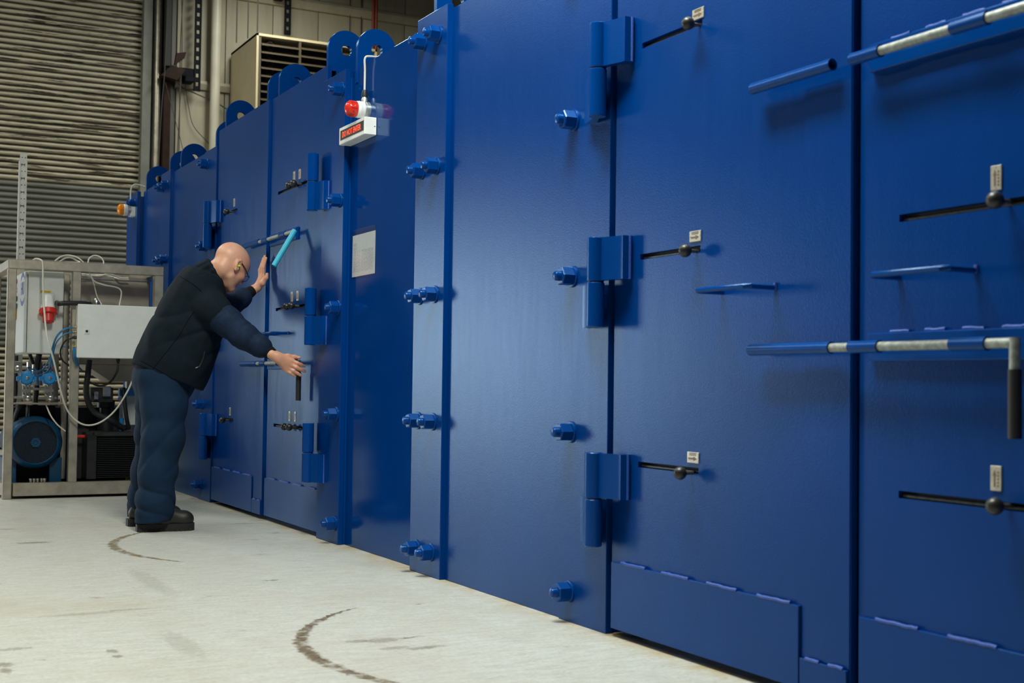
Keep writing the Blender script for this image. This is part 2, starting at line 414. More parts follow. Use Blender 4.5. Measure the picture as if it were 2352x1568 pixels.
# pivot bracket with motor plate
a = onY((395, 162), YB-.15)
br = thing('pulley_bracket', 'rusty dark bracket with lever fixed to the wall by the shutter', 'bracket', (a.x, YB-.1, a.z))
obj('arm', prism(B(), [(a.x-.18, YB-.36, a.z-.12), (a.x+.02, YB-.36, a.z-.16), (a.x+.12, YB-.36, a.z-.02), (a.x-.05, YB-.36, a.z+.02)], (0, .14, 0)), 'brown_steel', br)
obj('lever', prism(B(), [(a.x-.02, YB-.38, a.z+.02), (a.x+.10, YB-.38, a.z+.12), (a.x+.12, YB-.38, a.z+.2), (a.x, YB-.38, a.z+.17)], (0, .06, 0)), 'brown_steel', br)
# slotted strut hangers (perforated channel)
def strut(px, pyb, label, brk):
    a = onY((px, pyb), YB-.25)
    t = thing('slotted_strut', label, 'strut', (a.x, YB-.25, a.z), 'black slotted struts on the back wall')
    b = B(); wv = .032
    box(b, a.x-wv-.008, a.x-wv+.012, YB-.27, YB-.23, a.z, 7.95); box(b, a.x+wv-.012, a.x+wv+.008, YB-.27, YB-.23, a.z, 7.95)
    z = a.z
    while z < 7.9: box(b, a.x-wv, a.x+wv, YB-.262, YB-.24, z, z+.06); z += .11
    obj('channel', b, 'navy_metal', t)
    obj('clamp', box(B(), a.x-.22, a.x-.02, YB-.25, YB-.115, brk-.06, brk+.05, .01), 'navy_metal', t)
    obj('clamp_foot', box(B(), a.x-.16, a.x-.04, YB-.29, YB-.115, brk-.13, brk-.05, .01), 'navy_metal', t)
strut(452, 209, 'black slotted strut hanging left of the white pipe', ZR1+.04)
strut(660, 80, 'black slotted strut hanging above the louvred heater', ZR2+.02)
a = onY((495, 150), YB-.2); tag(obj('soil_pipe', cyl(B(), (a.x, YB-.2, 0), (a.x, YB-.2, 7.95), .062, n=28), 'pvc'), 'thick off-white vertical pipe on the cream wall', 'pipe')
a = onY((861, 30), YB-.3)
rp = thing('red_conduit', 'dark red twin pipe rising above the blue lugs', 'pipe', (a.x, YB-.3, 2.6))
for dx in (-.022, .022): obj('conduit_tube', cyl(B(), (a.x+dx, YB-.3, 2.6), (a.x+dx, YB-.3, 7.95), .02), 'red_pipe', rp)
# hanging chains, wires
def wire(name, pts, r, label, mat='wire_dark', cat='wire', Y=YB-.3, group=None):
    return tag(obj(name, tube(B(), [onY(p, Y) for p in pts], r, 5, 4), mat), label, cat, group)
def up(px, py): p = onY((px, py), YB-.3); return (p.x, p.z)
wire('pull_chain', [(421, -20), (414, 120), (412, 300), (409, 420)], .006, 'left strand of the thin hanging pull chain on the cream wall', cat='chain', Y=YB-.29)
wire('pull_chain', [(417, -20), (418, 120), (410, 300), (404, 420)], .006, 'right strand of the thin hanging pull chain on the cream wall', cat='chain', Y=YB-.33)
wire('loose_wire', [(388, -20), (383, 60), (378, 170), (371, 250), (363, 400)], .006, 'loose dark wire hanging past the rusty bracket', Y=YB-.45)
wire('loose_wire', [(394, 150), (412, 195), (450, 215), (495, 235), (540, 262)], .008, 'dark cable sagging from the bracket to behind the white pipe', Y=YB-.125)
wire('loose_wire', [(425, 195), (434, 250), (445, 290), (480, 330)], .005, 'thin curved wire below the slotted strut', Y=YB-.1)
wire('loose_wire', [(380, 190), (398, 260), (412, 310), (424, 360)], .004, 'very thin slanting wire near the shutter track', Y=YB-.41)
for px, y1, lb in ((543, 98, 'black hanger rod nearest the white pipe'), (569, 88, 'black hanger rod at the left side of the heater'), (591, 73, 'thin hanger rod at the front corner of the heater')):
    a = onY((px, y1), YB-.8); tag(obj('hanger_rod', cyl(B(), (a.x, YB-.8, a.z), (a.x, YB-.8, 7.95), .008, n=6), 'wire_dark'), lb, 'rod')
for px, lb in ((803, 'left thin dark wire dropping behind the tall lugs'), (829, 'right thin dark wire dropping behind the tall lugs')):
    a = onY((px, 80), YB-.07); tag(obj('drop_wire', cyl(B(), (a.x, YB-.07, 2.6), (a.x, YB-.07, 7.95), .006, n=6), 'wire_dark'), lb, 'wire')
# unit heater with louvres
YH = YB-1.25
a = onY((590, 75), YH); c0 = onY((541, 112), YB-.1); hx0 = a.x; hz1 = a.z; hx1 = hx0+1.55; hz0 = hz1-1.5
ht = thing('unit_heater', 'cream suspended air heater with louvred front on the back wall', 'heater', (hx0+.7, YB-.6, hz0))
b = B()
box(b, hx0, hx0+.025, YH, YB-.12, hz0, hz1); box(b, hx1-.025, hx1, YH, YB-.12, hz0, hz1)
box(b, hx0, hx1, YH, YB-.12, hz1-.03, hz1); box(b, hx0, hx1, YH, YB-.12, hz0, hz0+.03); box(b, hx0+.02, hx1-.02, YB-.2, YB-.12, hz0, hz1)
obj('casing', b, 'heater_cream', ht)
b = B(); box(b, hx0+.025, hx0+.06, YH+.01, YH+.05, hz0, hz1-.03); box(b, hx0+.53, hx0+.56, YH+.005, YH+.05, hz0, hz1-.03); box(b, hx0+1.06, hx0+1.09, YH+.005, YH+.05, hz0, hz1-.03)
obj('louvre_frame', b, 'heater_slat', ht)
b = B()
for cx in (hx0+.20,):
    for z in np.arange(hz0+.05, hz1-.1, .1):
        r = .03; box(b, cx-.045, cx-.03, YH+.1, YH+.105, z, z+.1); box(b, cx+.03, cx+.045, YH+.1, YH+.105, z, z+.1); box(b, cx-.045, cx+.045, YH+.1, YH+.105, z+.075, z+.1)
obj('perforated_strip', b, 'heater_slat', ht)
obj('dark_core', box(B(), hx0+.03, hx1-.03, YH+.3, YH+.32, hz0+.02, hz1-.04), 'slot_black', ht)
lp = (onY((640, 200), YH)-onY((640, 218), YH)).z
for x0, x1, ph in ((hx0+.06, hx0+.53, 0), (hx0+.56, hx0+1.06, .4), (hx0+1.09, hx1-.03, .4)):
    z = hz1-.085+ph*lp*.3
    while z > hz0+.05:
        b = B(); prism(b, [(x0, YH-.02, z-.045), (x0, YH-.02, z-.06), (x0, YH+.11, z-.004), (x0, YH+.11, z+.004)], (x1-x0, 0, 0))
        obj('louvre_slat', b, 'heater_slat', ht); z -= lp
# ceiling lamps (their light objects are at the top of the script)
LBL = ['above the near end of the chamber', 'over the open floor left of the camera', 'over the floor before the far doors', 'over the far left floor', 'in front of the roller shutter', 'above the far end of the chamber']
for (lx, ly, LZ, LL, lw), lb in zip(LAMPS, LBL):
    t = thing('ceiling_lamp', 'white rectangular hall lamp '+lb, 'lamp', (lx, ly, LZ+.02), 'hall lamps')
    obj('housing', box(B(), lx-.35, lx+.35, ly-LL/2-.05, ly+LL/2+.05, LZ+.03, LZ+.12, .01), 'white_plastic', t)
    obj('hanger', cyl(B(), (lx, ly, LZ+.12), (lx, ly, 8), .01, n=6), 'wire_dark', t)

# ------------------------------------------------------------------ blue steel chamber
X0 = 2.385; D = 5.22
ch = thing('test_chamber', 'huge glossy royal-blue steel chamber with bolted panels and double doors', 'chamber', (3.7, 6, 0))
obj('shell', box(B(), 2.462, 5.2, .2, 12.08, 0.0, 2.46), 'blue_part', ch)
def panel(name, y0, y1, xf, z1, mat='blue_paint', thick=.03, z0=.0, bev=.002):
    return obj(name, box(B(), xf, xf+thick, y0, y1, z0, z1, bev), mat, ch)
def fillet(y0, y1, xf):            # side return from plate to shell
    return obj('edge_return', box(B(), xf+.03, 2.47, y0, y1, .0, 2.46), 'blue_part', ch)
# hex bolt pieces, shared meshes, built along -X from the plate face
b = B(); lathe(b, (0, 0, 0), (-1, 0, 0), [(0, .018), (.070, .018), (.075, .0155), (.077, .008), (.0775, 0)], 16); stud_me = mesh('stud', b, 35); stud_me.materials.append(MAT['blue_part'])
b = B(); rr = .0345
lathe(b, (0, 0, 0), (-1, 0, 0), [(.007, rr*.93), (.009, rr), (.050, rr), (.054, rr*.9)], 6); nut_me = mesh('nut', b, 20); nut_me.materials.append(MAT['blue_part'])
b = B(); lathe(b, (0, 0, 0), (-1, 0, 0), [(0, .039), (.006, .039), (.008, .037)], 24); wash_me = mesh('washer', b, 30); wash_me.materials.append(MAT['blue_part'])
ROWS = (2.403, 1.812, 1.243, .681, .108)
def bolt(y, z, xf):
    p = obj('stud_bolt', stud_me, None, ch, (xf, y, z))
    ang = random.uniform(-.25, .25)
    q = obj('hex_nut', nut_me, None, p, (xf, y, z)); q.rotation_euler = (ang, 0, 0)
    obj('washer', wash_me, None, p, (xf, y, z))
yb1 = onX((1311, 1000), X0).y; yb2 = onX((1001, 968), X0).y; yb3 = onX((967, 968), X0).y; yb4 = onX((772, 1000), X0).y
# ---- plate mesh with slot holes, in (y,z) on plane xf
def holed_plate(y0, y1, z0, z1, xf, th, slots):
    b = B(); zs = z0
    for (sy0, sy1, sz0, sz1) in sorted(slots, key=lambda s: s[2]):
        box(b, xf, xf+th, y0, y1, zs, sz0); box(b, xf, xf+th, y0, sy0, sz0, sz1); box(b, xf, xf+th, sy1, y1, sz0, sz1); zs = sz1
    box(b, xf, xf+th, y0, y1, zs, z1)
    bmesh.ops.remove_doubles(b, verts=b.verts, dist=1e-5)
    return b
def beads(door, pts, r=.005):
    for p0, p1 in pts:
        b = B(); n_ = max(3, int((Vector(p1)-Vector(p0)).length/.012)); P = []
        for i in range(n_+1):
            t = i/n_; q = Vector(p0).lerp(Vector(p1), t); q.z += random.uniform(-.0012, .0012); P.append(q)
        tube(b, P, r, 6, 0); obj('weld_bead', b, 'blue_weld', door)
def hinge(door, y, z0, z1, zm, xf, side, yl):
    """side: +1 leaf of the door lies towards -Y"""
    cx = xf-.056; r = .031
    for a, c in ((z0, zm-.0015), (zm+.0015, z1)):
        b = B(); lathe(b, (cx, y, a), (0, 0, 1), [(0, r-.003), (.003, r), (c-a-.003, r), (c-a, r-.003)], 24); obj('hinge_barrel', b, 'blue_part', door)
    b = B(); cyl(b, (cx, y, zm-.004), (cx, y, zm+.004), r-.003, n=20); obj('hinge_washer', b, 'dark_steel', door)
    # upper leaf goes to the door, lower leaf to the frame
    for (a, c, s) in ((zm+.004, z1-.002, -side), (z0+.002, zm-.004, side)):
        ya, yb_ = y, y+s*yl
        b = B(); prism(b, [(cx+.002, ya+s*.016, a), (cx+.002, ya+s*.034, a), (xf-.03, yb_-s*.02, a), (xf-.03, yb_, a), (xf+.008, yb_, a), (xf+.008, yb_-s*.022, a), (cx+.026, ya+s*.032, a), (cx+.026, ya+s*.010, a)], (0, 0, c-a))
        obj('hinge_leaf', b, 'blue_part', door)
        beads(door, [((xf-.003, yb_+s*.003, a), (xf-.003, yb_+s*.003, c))], .0045)
def knob(door, y, z, xf, out=.045):
    b = B(); cyl(b, (xf+.02, y, z), (xf-out, y, z), .006, n=10); s = obj('knob_stem', b, 'slot_rod', door)
    bm_ = B(); bmesh.ops.create_uvsphere(bm_, u_segments=18, v_segments=12, radius=.021); bmesh.ops.translate(bm_, vec=(xf-out, y, z), verts=bm_.verts)
    obj('ball_knob', bm_, 'black_knob', door)
def label_plate(door, y, z, wy, hz, xf, arrow):
    obj('label_plate', box(B(), xf-.0035, xf+.001, y-wy/2, y+wy/2, z-hz/2, z+hz/2, .001), 'plate_metal', door)
    b = B(); x = xf-.0042
    if arrow == 'h':      # arrow pointing to -Y (right in view)
        k = wy*.36
        for (pts) in ([(x, y+k, z-hz*.18), (x, y-k*.2, z-hz*.18), (x, y-k*.2, z-hz*.02), (x, y+k, z-hz*.02)], [(x, y-k*.2, z-hz*.3), (x, y-k, z-hz*.1), (x, y-k*.2, z+hz*.1)]): prism(b, pts, (.0008, 0, 0))
        for j in range(2): box(b, x, x+.0008, y-k*.8, y+k*.8, z+hz*(.2+.14*j), z+hz*(.27+.14*j))
    else:
        k = hz*.34
        for (pts) in ([(x, y+wy*.02, z-k), (x, y+wy*.16, z-k), (x, y+wy*.16, z+k*.3), (x, y+wy*.02, z+k*.3)], [(x, y-wy*.08, z+k*.3), (x, y+wy*.09, z+k), (x, y+wy*.26, z+k*.3)]): prism(b, pts, (.0008, 0, 0))
        for j in range(5): box(b, x, x+.0008, y-wy*.3, y-wy*.16, z-k+j*k*.4, z-k+j*k*.4+k*.22)
    obj('label_print', b, 'plate_print', door)
    b = B()
    for sy, sz in ((0, .42), (0, -.42)) if arrow != 'h' else ((.43, 0), (-.43, 0)): lathe(b, (xf-.003, y+sy*wy, z+sz*hz), (-1, 0, 0), [(0, .0022), (.001, .0018), (.0014, 0)], 8)
    obj('rivet', b, 'stainless', door)
def grab(door, y0, y1, z, xf, out=.1):
    """flat-bar grab handle: two legs and a bar"""
    b = B(); tube(b, [(xf+.002, y0, z), (xf-out+.012, y0, z), (xf-out, y0+.012, z), (xf-out, y1-.012, z), (xf-out+.012, y1, z), (xf+.002, y1, z)], .0085, 10, 0)
    obj('grab_handle', b, 'blue_part', door)
    beads(door, [((xf-.003, y0-.004, z-.008), (xf-.003, y0-.004, z+.012))], .006)
RT = .0165; DT = .036
def sleeve(door, y0, y1, z, xf):
    b = B(); n_ = 20; cx = xf-DT
    R1, R0 = RT, RT-.004
    rings = []
    for (yy, rr_) in ((y0, R0), (y0, R1), (y1, R1), (y1, R0), ): rings.append([b.verts.new((cx+rr_*math.cos(t), yy, z+rr_*math.sin(t))) for t in [2*math.pi*k_/n_ for k_ in range(n_)]])
    for A_, C_ in ((0, 1), (1, 2), (2, 3), (3, 0)):
        for k_ in range(n_): b.faces.new((rings[A_][k_], rings[A_][(k_+1) % n_], rings[C_][(k_+1) % n_], rings[C_][k_]))
    return obj('bolt_sleeve', b, 'blue_part', door)
def rod(door, y0, y1, z, xf, tip):
    cx = xf-DT; tip = Vector(tip); e = Vector((cx, y1, z))
    obj('sliding_rod', cyl(B(), (cx, y0, z), (cx, y1-.012, z), RT-.0045, n=18), 'grey_rod', door)
    return e
def skirt(door, y0, y1, z1, xf, z0=.028, nb=4):
    obj('skirt_plate', box(B(), xf-.012, xf+.001, y0, y1, z0, z1, .0015), 'blue_paint', door)
    if nb:
        L = (y1-y0)/(nb*2); beads(door, [((xf-.009, y0+L*(2*i+.3), z1+.002), (xf-.009, y0+L*(2*i+1.5), z1+.002)) for i in range(nb)], .0055)
def lug(part, y, zb, xl, xr=None):
    R = .107; w2 = xl+2*R; b = B(); n_ = 24; zc = zb+.215-R
    out = [(xl, zb-.08)]+[(xl+R-R*math.cos(math.pi*i/n_), zc+R*math.sin(math.pi*i/n_)) for i in range(n_+1)]+[(w2, zb-.08)]
    hole = [(xl+R+.031*math.cos(2*math.pi*i/20), zc-.005+.031*math.sin(2*math.pi*i/20)) for i in range(20)]
    vo = [b.verts.new((p[0], y, p[1])) for p in out]; vh = [b.verts.new((p[0], y, p[1])) for p in hole]
    eo = [b.edges.new((vo[i], vo[(i+1) % len(vo)])) for i in range(len(vo))]; eh = [b.edges.new((vh[i], vh[(i+1) % 20])) for i in range(20)]
    bmesh.ops.triangle_fill(b, use_beauty=True, edges=eo+eh)
    ext = bmesh.ops.extrude_face_region(b, geom=list(b.faces)); bmesh.ops.translate(b, vec=(0, .03, 0), verts=[g for g in ext['geom'] if isinstance(g, bmesh.types.BMVert)])
    obj('lifting_lug', b, 'blue_part', ch, smooth=30)
SLZ = .0095
def slot_inner(door, sy0, sy1, z, xf):
    b = B(); box(b, xf+.022, xf+.03, sy0-.02, sy1+.02, z-.03, z+.03); obj('slot_channel', b, 'slot_black', door)
    obj('slot_bar', cyl(B(), (xf+.016, sy0+.004, z-.004), (xf+.016, sy1-.004, z-.004), .006, n=10), 'slot_rod', door)
for k, dy in enumerate((0, -D)):
    near = k == 1
    # frame strip left of the doors, panel, joint strip
    panel('flange_strip', 9.055+dy, 9.38+dy, X0, 2.5); fillet(9.07+dy, 9.36+dy, X0)
    panel('wall_panel', 9.38+dy, 10.40+dy, 2.396, 2.5)
    panel('joint_flange', 10.395+dy, 10.725+dy, 2.372, 2.52, bev=.003); fillet(10.41+dy, 10.70+dy, 2.372)
    panel('wall_panel', 5.5+dy, 6.485+dy, 2.425, 2.5, 'blue_gloss')
    panel('flange_strip', 6.485+dy, 6.825+dy, X0, 2.505, bev=.003); fillet(6.49+dy, 6.82+dy, X0)
    for z in ROWS:
        bolt(yb1+D+dy, z, X0); bolt(yb2+D+dy, z, 2.372); bolt(yb3+D+dy, z, 2.372); bolt(yb4+dy, z, X0)
    # ---- left door
    xl = X0+.009; ys0, ys1 = 7.855+dy, 9.031+dy
    sl = [(8.535+dy, 8.875+dy, z-SLZ, z+SLZ) for z in (.59, 1.28, 1.99)]
    dl = obj('left_door', holed_plate(ys0, ys1, .03, 2.6, xl, .022, sl), 'blue_paint', ch)
    obj('door_core', box(B(), xl+.03, xl+.072, ys0+.03, ys1-.03, .04, 2.58), 'blue_part', dl)
    for z in (.59, 1.28, 1.99): slot_inner(dl, 8.535+dy, 8.875+dy, z, xl)
    for z0, z1, zm in ((1.775, 2.1, 1.942), (1.05, 1.358, 1.205), (.302, .622, .465)): hinge(dl, 9.052+dy, z0, z1, zm, X0, 1, .13)
    if near:
        for z, ky in ((1.99, 8.548), (1.28, 8.553), (.59, 8.57)): knob(dl, ky+dy, z-.008, xl)
        for z, ly in ((2.02, 8.555), (1.32, 8.56), (.63, 8.562)): label_plate(dl, ly+dy, z, .06, .034, xl, 'h')
    else:
        for z in (1.99, 1.28, .59): knob(dl, 8.64, z-.005, xl); label_plate(dl, 8.61, z+.055, .03, .055, xl, 'v')
    grab(dl, 8.172+dy, 8.42+dy, 1.137, xl)
    for z in (1.715, .958): sleeve(dl, 7.895+dy, 8.235+dy, z, xl)
    skirt(dl, 8.05+dy, 9.018+dy, .252, xl); skirt(dl, 7.86+dy, 8.045+dy, .112, xl, nb=2)
    obj('edge_plate', box(B(), xl-.003, xl+.001, 7.858+dy, 8.046+dy, .114, 2.598, .001), 'blue_paint', dl)
    # ---- right door
    xr = X0+.024; ys0, ys1 = 6.83+dy, 7.842+dy
    sl = [(7.06+dy, 7.70+dy, z-SLZ, z+SLZ) for z in (.585, 1.285, 1.995)]
    dr = obj('right_door', holed_plate(ys0, ys1, .03, 2.6, xr, .022, sl), 'blue_paint', ch)
    obj('door_core', box(B(), xr+.03, xr+.058, ys0+.03, ys1-.03, .04, 2.58), 'blue_part', dr)
    for z in (.585, 1.285, 1.995):
        slot_inner(dr, 7.06+dy, 7.70+dy, z, xr)
        for ky in (7.352, 7.205 if near else 7.262): knob(dr, ky+dy, z+.002, xr)
        for ly in (7.387, 7.22 if near else 7.285): label_plate(dr, ly+dy, z+.062, .032, .058, xr, 'v')
    for z0, z1, zm in ((1.785, 2.1, 1.945), (1.05, 1.362, 1.21), (.305, .625, .465)): hinge(dr, 6.822+dy, z0, z1, zm, X0, -1, .11)
    grab(dr, 7.45+dy, 7.70+dy, 1.135, xr)
    for zc in (1.712, .958):
        obj('back_plate', box(B(), xr-.018, xr+.001, 7.285+dy, 7.795+dy, zc-.036, zc+.036, .002), 'blue_part', dr)
        beads(dr, [((xr-.004, 7.30+dy+.12*i, zc+.039), (xr-.004, 7.365+dy+.12*i, zc+.039)) for i in range(4)], .005)
        upper_near = near and zc > 1.2
        for a_, c_ in ((7.715, 7.82), (7.368, 7.475)): sleeve(dr, a_+dy, c_+dy, zc, xl)
        e_y = (7.29 if near else (7.215 if zc > 1.2 else 7.09))+dy if not upper_near else 6.94+dy
        cx = xl-DT
        obj('sliding_rod', cyl(B(), (cx, e_y, zc), (cx, (8.1 if not upper_near else 7.80)+dy, zc), RT-.0045, n=18), 'grey_rod', dr)
        if not near and zc > 1.2:
            t_ = onY((637, 597), e_y); dv = Vector((t_.x-cx, 0, t_.z-zc)).normalized()
            obj('lever_handle', tube(B(), [(cx, e_y+.004, zc), Vector((cx, e_y, zc))+dv*.03], .0115, 10, 0), 'grey_rod', dr)
            obj('handle_sleeve', tube(B(), [Vector((cx, e_y, zc))+dv*-.008, Vector((cx, e_y, zc))+dv*.235], .0155, 14, 0), 'cyan_sleeve', dr)
        else:
            obj('lever_handle', tube(B(), [(cx, e_y, zc+.012), (cx, e_y, zc-.07)], .0125, 12, 0), 'grey_rod', dr)
            obj('handle_grip', tube(B(), [(cx, e_y, zc-.06), (cx, e_y, zc-.215)], .0155, 14, 0), 'black_rubber', dr)
    skirt(dr, 6.85+dy, 7.83+dy, .258, xr)
    # ---- lugs
    for y, zb in ((6.86, 2.6), (7.74, 2.6), (7.97, 2.6), (8.95, 2.6), (9.2, 2.5), (10.25, 2.5), (10.62, 2.5), (6.40, 2.5)): lug(ch, y+dy, zb, X0+.035)
panel('wall_panel', 10.72, 11.64, 2.425, 2.5); panel('joint_flange', 11.64, 12.08, 2.372, 2.5); fillet(11.66, 12.06, 2.372)
for z in ROWS: bolt(11.74, z, 2.372); bolt(11.9, z, 2.372)
lug(ch, 11.5, 2.5, X0+.035)
# ---- things mounted on the chamber
XP = 2.425
# illuminated sign
pn = onX((865.6, 290), XP)
best = None
for d_ in np.linspace(.02, .2, 91):
    e_ = abs(onX((837.5, 287), XP-d_).y-pn.y)
    if best is None or e_ < best[0]: best = (e_, d_)
sd = best[1]; ya = pn.y; yb_ = onX((779, 312), XP-sd).y; zt = onX((837.5, 267), XP-sd).z; zb = onX((837.5, 307.5), XP-sd).z
sg = thing('warning_sign', 'white box sign with dark screen reading DO NOT ENTER in red', 'sign', (XP-sd/2, (ya+yb_)/2, zb))
obj('sign_body', box(B(), XP-sd, XP-.001, ya, yb_, zb, zt, .003), 'white_plastic', sg)
obj('screen', box(B(), XP-sd-.0015, XP-sd+.001, ya+.012, yb_-.022, zb+.022, zt-.018), 'sign_grey', sg)
Mt = frame_M((XP-sd-.002, (ya+yb_)/2+.0, (zt+zb)/2), (0, -1, 0), (0, 0, 1))
obj('lettering', text_bm('DO NOT ENTER', .044, Mt, .0006, (yb_-ya)*.72), 'led_red', sg)
obj('screw', lathe(B(), (XP-.012, ya, (zt+zb)/2), (0, -1, 0), [(0, .004), (.002, .003), (.003, 0)], 10), 'stainless', sg)
# red beacon above it
def beacon(label, cpx, X, lens, R, L, cable_top):
    c_ = onX(cpx, X); t = thing('warning_beacon', label, 'beacon', c_)
    ax = (-1, 0, 0)
    obj('base_ring', lathe(B(), c_, ax, [(0, R*.98), (.018, R*.98), (.02, R*.9), (.03, R*.9)], 28), 'galv', t)
    obj('body', lathe(B(), c_, ax, [(.025, R*.9), (.03, R), (.05, R), (.053, R*1.03), (.055, R), (L*.52, R*.98), (L*.54, R*.9)], 28), 'white_plastic', t)
    b = B(); lathe(b, c_, ax, [(L*.53, R*.9), (L*.56, R*.95), (L*.86, R*.9), (L*.95, R*.72), (L, R*.35), (L*1.005, 0)], 28); obj('lens', b, lens, t)
    b = B()
    for j in range(8):
        th = 2*math.pi*j/8; p = c_+Vector((0, math.cos(th), math.sin(th)))*(R*.93); tube(b, [p+Vector((-L*.58, 0, 0)), p+Vector((-L*.84, 0, 0))], .003, 6, 0)
    obj('lens_rib', b, lens, t)
    return t, c_
t, c_ = beacon('red-domed white beacon above the sign, with grey cable', (846, 254), XP, 'red_lens', .043, .125, None)
gx = XP-.022; gz = c_.z+.04
obj('cable_gland', lathe(B(), (gx, c_.y, gz-.008), (0, 0, 1), [(0, .016), (.025, .016), (.03, .013), (.045, .013)], 12), 'galv', t)
obj('gland_nut', lathe(B(), (gx, c_.y, gz+.028), (0, 0, 1), [(0, .016), (.018, .016), (.034, .012), (.036, .006)], 12), 'black_rubber', t)
obj('cable', tube(B(), [(gx, c_.y, gz+.05), (gx, c_.y, 2.45), (gx-.003, c_.y-.005, 2.508), (gx+.02, c_.y-.01, 2.522), (gx+.10, c_.y-.02, 2.515), (2.6, c_.y-.02, 2.47)], .0055, 10), 'cable_white', t)
# amber beacon at the far end, on a small bracket
c_ = onX((296, 484), 2.33)
t, c2 = beacon('amber-lensed white beacon at the far end of the chamber', (299, 483), 2.335, 'amber_lens', .052, .11, None)
obj('bracket', box(B(), 2.33, 2.374, c2.y-.045, c2.y+.045, c2.z-.055, c2.z+.03, .004), 'white_plastic', t)
obj('cable', tube(B(), [(2.345, c2.y, c2.z+.03), (2.34, c2.y+.02, c2.z+.12), (2.345, c2.y+.02, c2.z+.2), (2.375, c2.y, c2.z+.235), (2.46, c2.y, c2.z+.22)], .006, 8), 'cable_white', t)
# paper sheet in clear wallet taped to the panel
A_ = onX((811, 543), XP); B_ = onX((862, 637), XP)
py1, py0, pz1, pz0 = A_.y, onX((862, 600), XP).y, onX((835, 536), XP).z, onX((835, 632), XP).z
pp = thing('document_wallet', 'white printed sheet in a clear wallet stuck on the panel', 'document', (XP-.002, (py0+py1)/2, pz0))
obj('sheet', box(B(), XP-.002, XP-.0008, py0, py1, pz0, pz1), 'paper', pp)
b = B(); W_ = py1-py0; H_ = pz1-pz0; x = XP-.0023
random.seed(11)
for j in range(34):       # text printed sideways on a landscape sheet: columns of fine print
    u = .06+j*.026
    if .36 < u < .41: continue
    z0_ = pz0+H_*.1; z1_ = pz0+H_*(.62 if u > .2 else .8)
    seg = z1_
    while seg > z0_+.004:
        ln = random.uniform(.006, .02); box(b, x, x+.0003, py1-W_*(u+.009), py1-W_*u, max(z0_, seg-ln), seg); seg -= ln+random.uniform(.002, .007)
obj('print', b, 'ink', pp)
b = B(); box(b, XP-.0034, XP-.0030, py0-.006, py1+.006, pz0-.004, pz1+.03); obj('clear_film', b, 'clear_plastic', pp)
# ---- sandy grit piles along the foot of the chamber
# ------------------------------------------------------------------ pump skid
YS = 9.75
def P(px, py, Y=YS): return onY((px, py), Y)
sk = thing('pump_skid', 'stainless frame skid holding grey cabinets, valves, motor and pump', 'pump skid', (P(195, 1140).x, YS+.5, 0))
fx0, fx1 = P(12, 900).x, P(375, 700).x
fz1 = P(190, 603).z; TW = .066; YD = 1.0      # frame height, tube width, depth
mx0 = P(161, 900).x; mx1 = mx0+.06
zb1 = P(200, 1106).z; BZ = .0
def bar(name, x0, x1, y0, y1, z0, z1, mat='steel', parent=None): return obj(name, box(B(), x0, x1, y0, y1, z0, z1, .004), mat, parent or sk)
for yy in (YS, YS+YD-TW):
    bar('frame_post', fx0, fx0+.058, yy, yy+TW, BZ, fz1-TW); bar('frame_post', fx1-TW, fx1, yy, yy+TW, .02, fz1-TW); bar('frame_post', mx0, mx1, yy, yy+TW, zb1, fz1-TW)
    bar('top_rail', fx0, fx1, yy, yy+TW, fz1-TW, fz1); bar('base_rail', fx0+TW, fx1, yy, yy+TW, .02, zb1)
for xx in (fx0, fx1-TW):
    bar('side_rail', xx, xx+TW, YS+TW, YS+YD-TW, fz1-TW, fz1); bar('side_rail', xx, xx+TW, YS+TW, YS+YD-TW, .02, zb1)
bar('drip_tray', fx0+TW, fx1-TW, YS+TW, YS+YD-TW, .03, .045, 'dark_steel')
# control cabinet, its door facing the aisle
Yc = YS+.10
cx0 = P(64, 700, Yc).x; cx1 = P(146, 700, Yc).x; cz1 = P(64, 621, Yc).z; cz0 = P(64, 811, Yc).z; Yc1 = Yc+.62
cab = obj('control_cabinet', box(B(), cx0, cx1, Yc, Yc1, cz0, cz1, .006), 'cabinet_grey', sk)
obj('cabinet_door', box(B(), cx0-.022, cx0-.004, Yc+.004, Yc1-.004, cz0+.004, cz1-.004, .005), 'cabinet_grey', cab)
dx = cx0-.022
def onDoor(px, py): return onX((px, py), dx)
for px, py, mt in ((39, 646, 'red_plastic'), (39, 667, 'white_plastic'), (39, 686, 'green_plastic'), (39, 703, 'green_plastic')):
    q = onDoor(px, py); b = B(); lathe(b, q, (-1, 0, 0), [(0, .02), (.012, .02), (.014, .016), (.03, .016), (.034, .012), (.035, 0)], 18); obj('push_button', b, mt, cab)
q = onDoor(37, 722); obj('isolator_switch', box(B(), dx-.03, dx, q.y-.035, q.y+.035, q.z-.04, q.z+.04, .008), 'yellow', cab)
# emblem on the door: letters between two arcs
q = onDoor(52, 664)
for sgn in (1, -1):
    b = B()
    for k_ in range(12):
        t0 = math.radians(35+110*k_/12); t1 = math.radians(35+110*(k_+1)/12)
        w0 = .03*math.sin(math.pi*k_/12)+.004; w1 = .03*math.sin(math.pi*(k_+1)/12)+.004
        def ap(t, r, kk): return (dx-.0012, q.y-r*math.cos(t)*1.15, q.z+sgn*r*math.sin(t)*.92)
        vsx = [b.verts.new(ap(t0, .115-w0/2, 0)), b.verts.new(ap(t1, .115-w1/2, 0)), b.verts.new(ap(t1, .115+w1/2, 0)), b.verts.new(ap(t0, .115+w0/2, 0))]; b.faces.new(vsx)
    obj('emblem_arc', b, 'logo_blue', cab)
obj('emblem_letters', text_bm('HU', .135, frame_M((dx-.0012, q.y, q.z), (0, -1, 0), (0, 0, 1)), .0005, .16), 'logo_blue', cab)
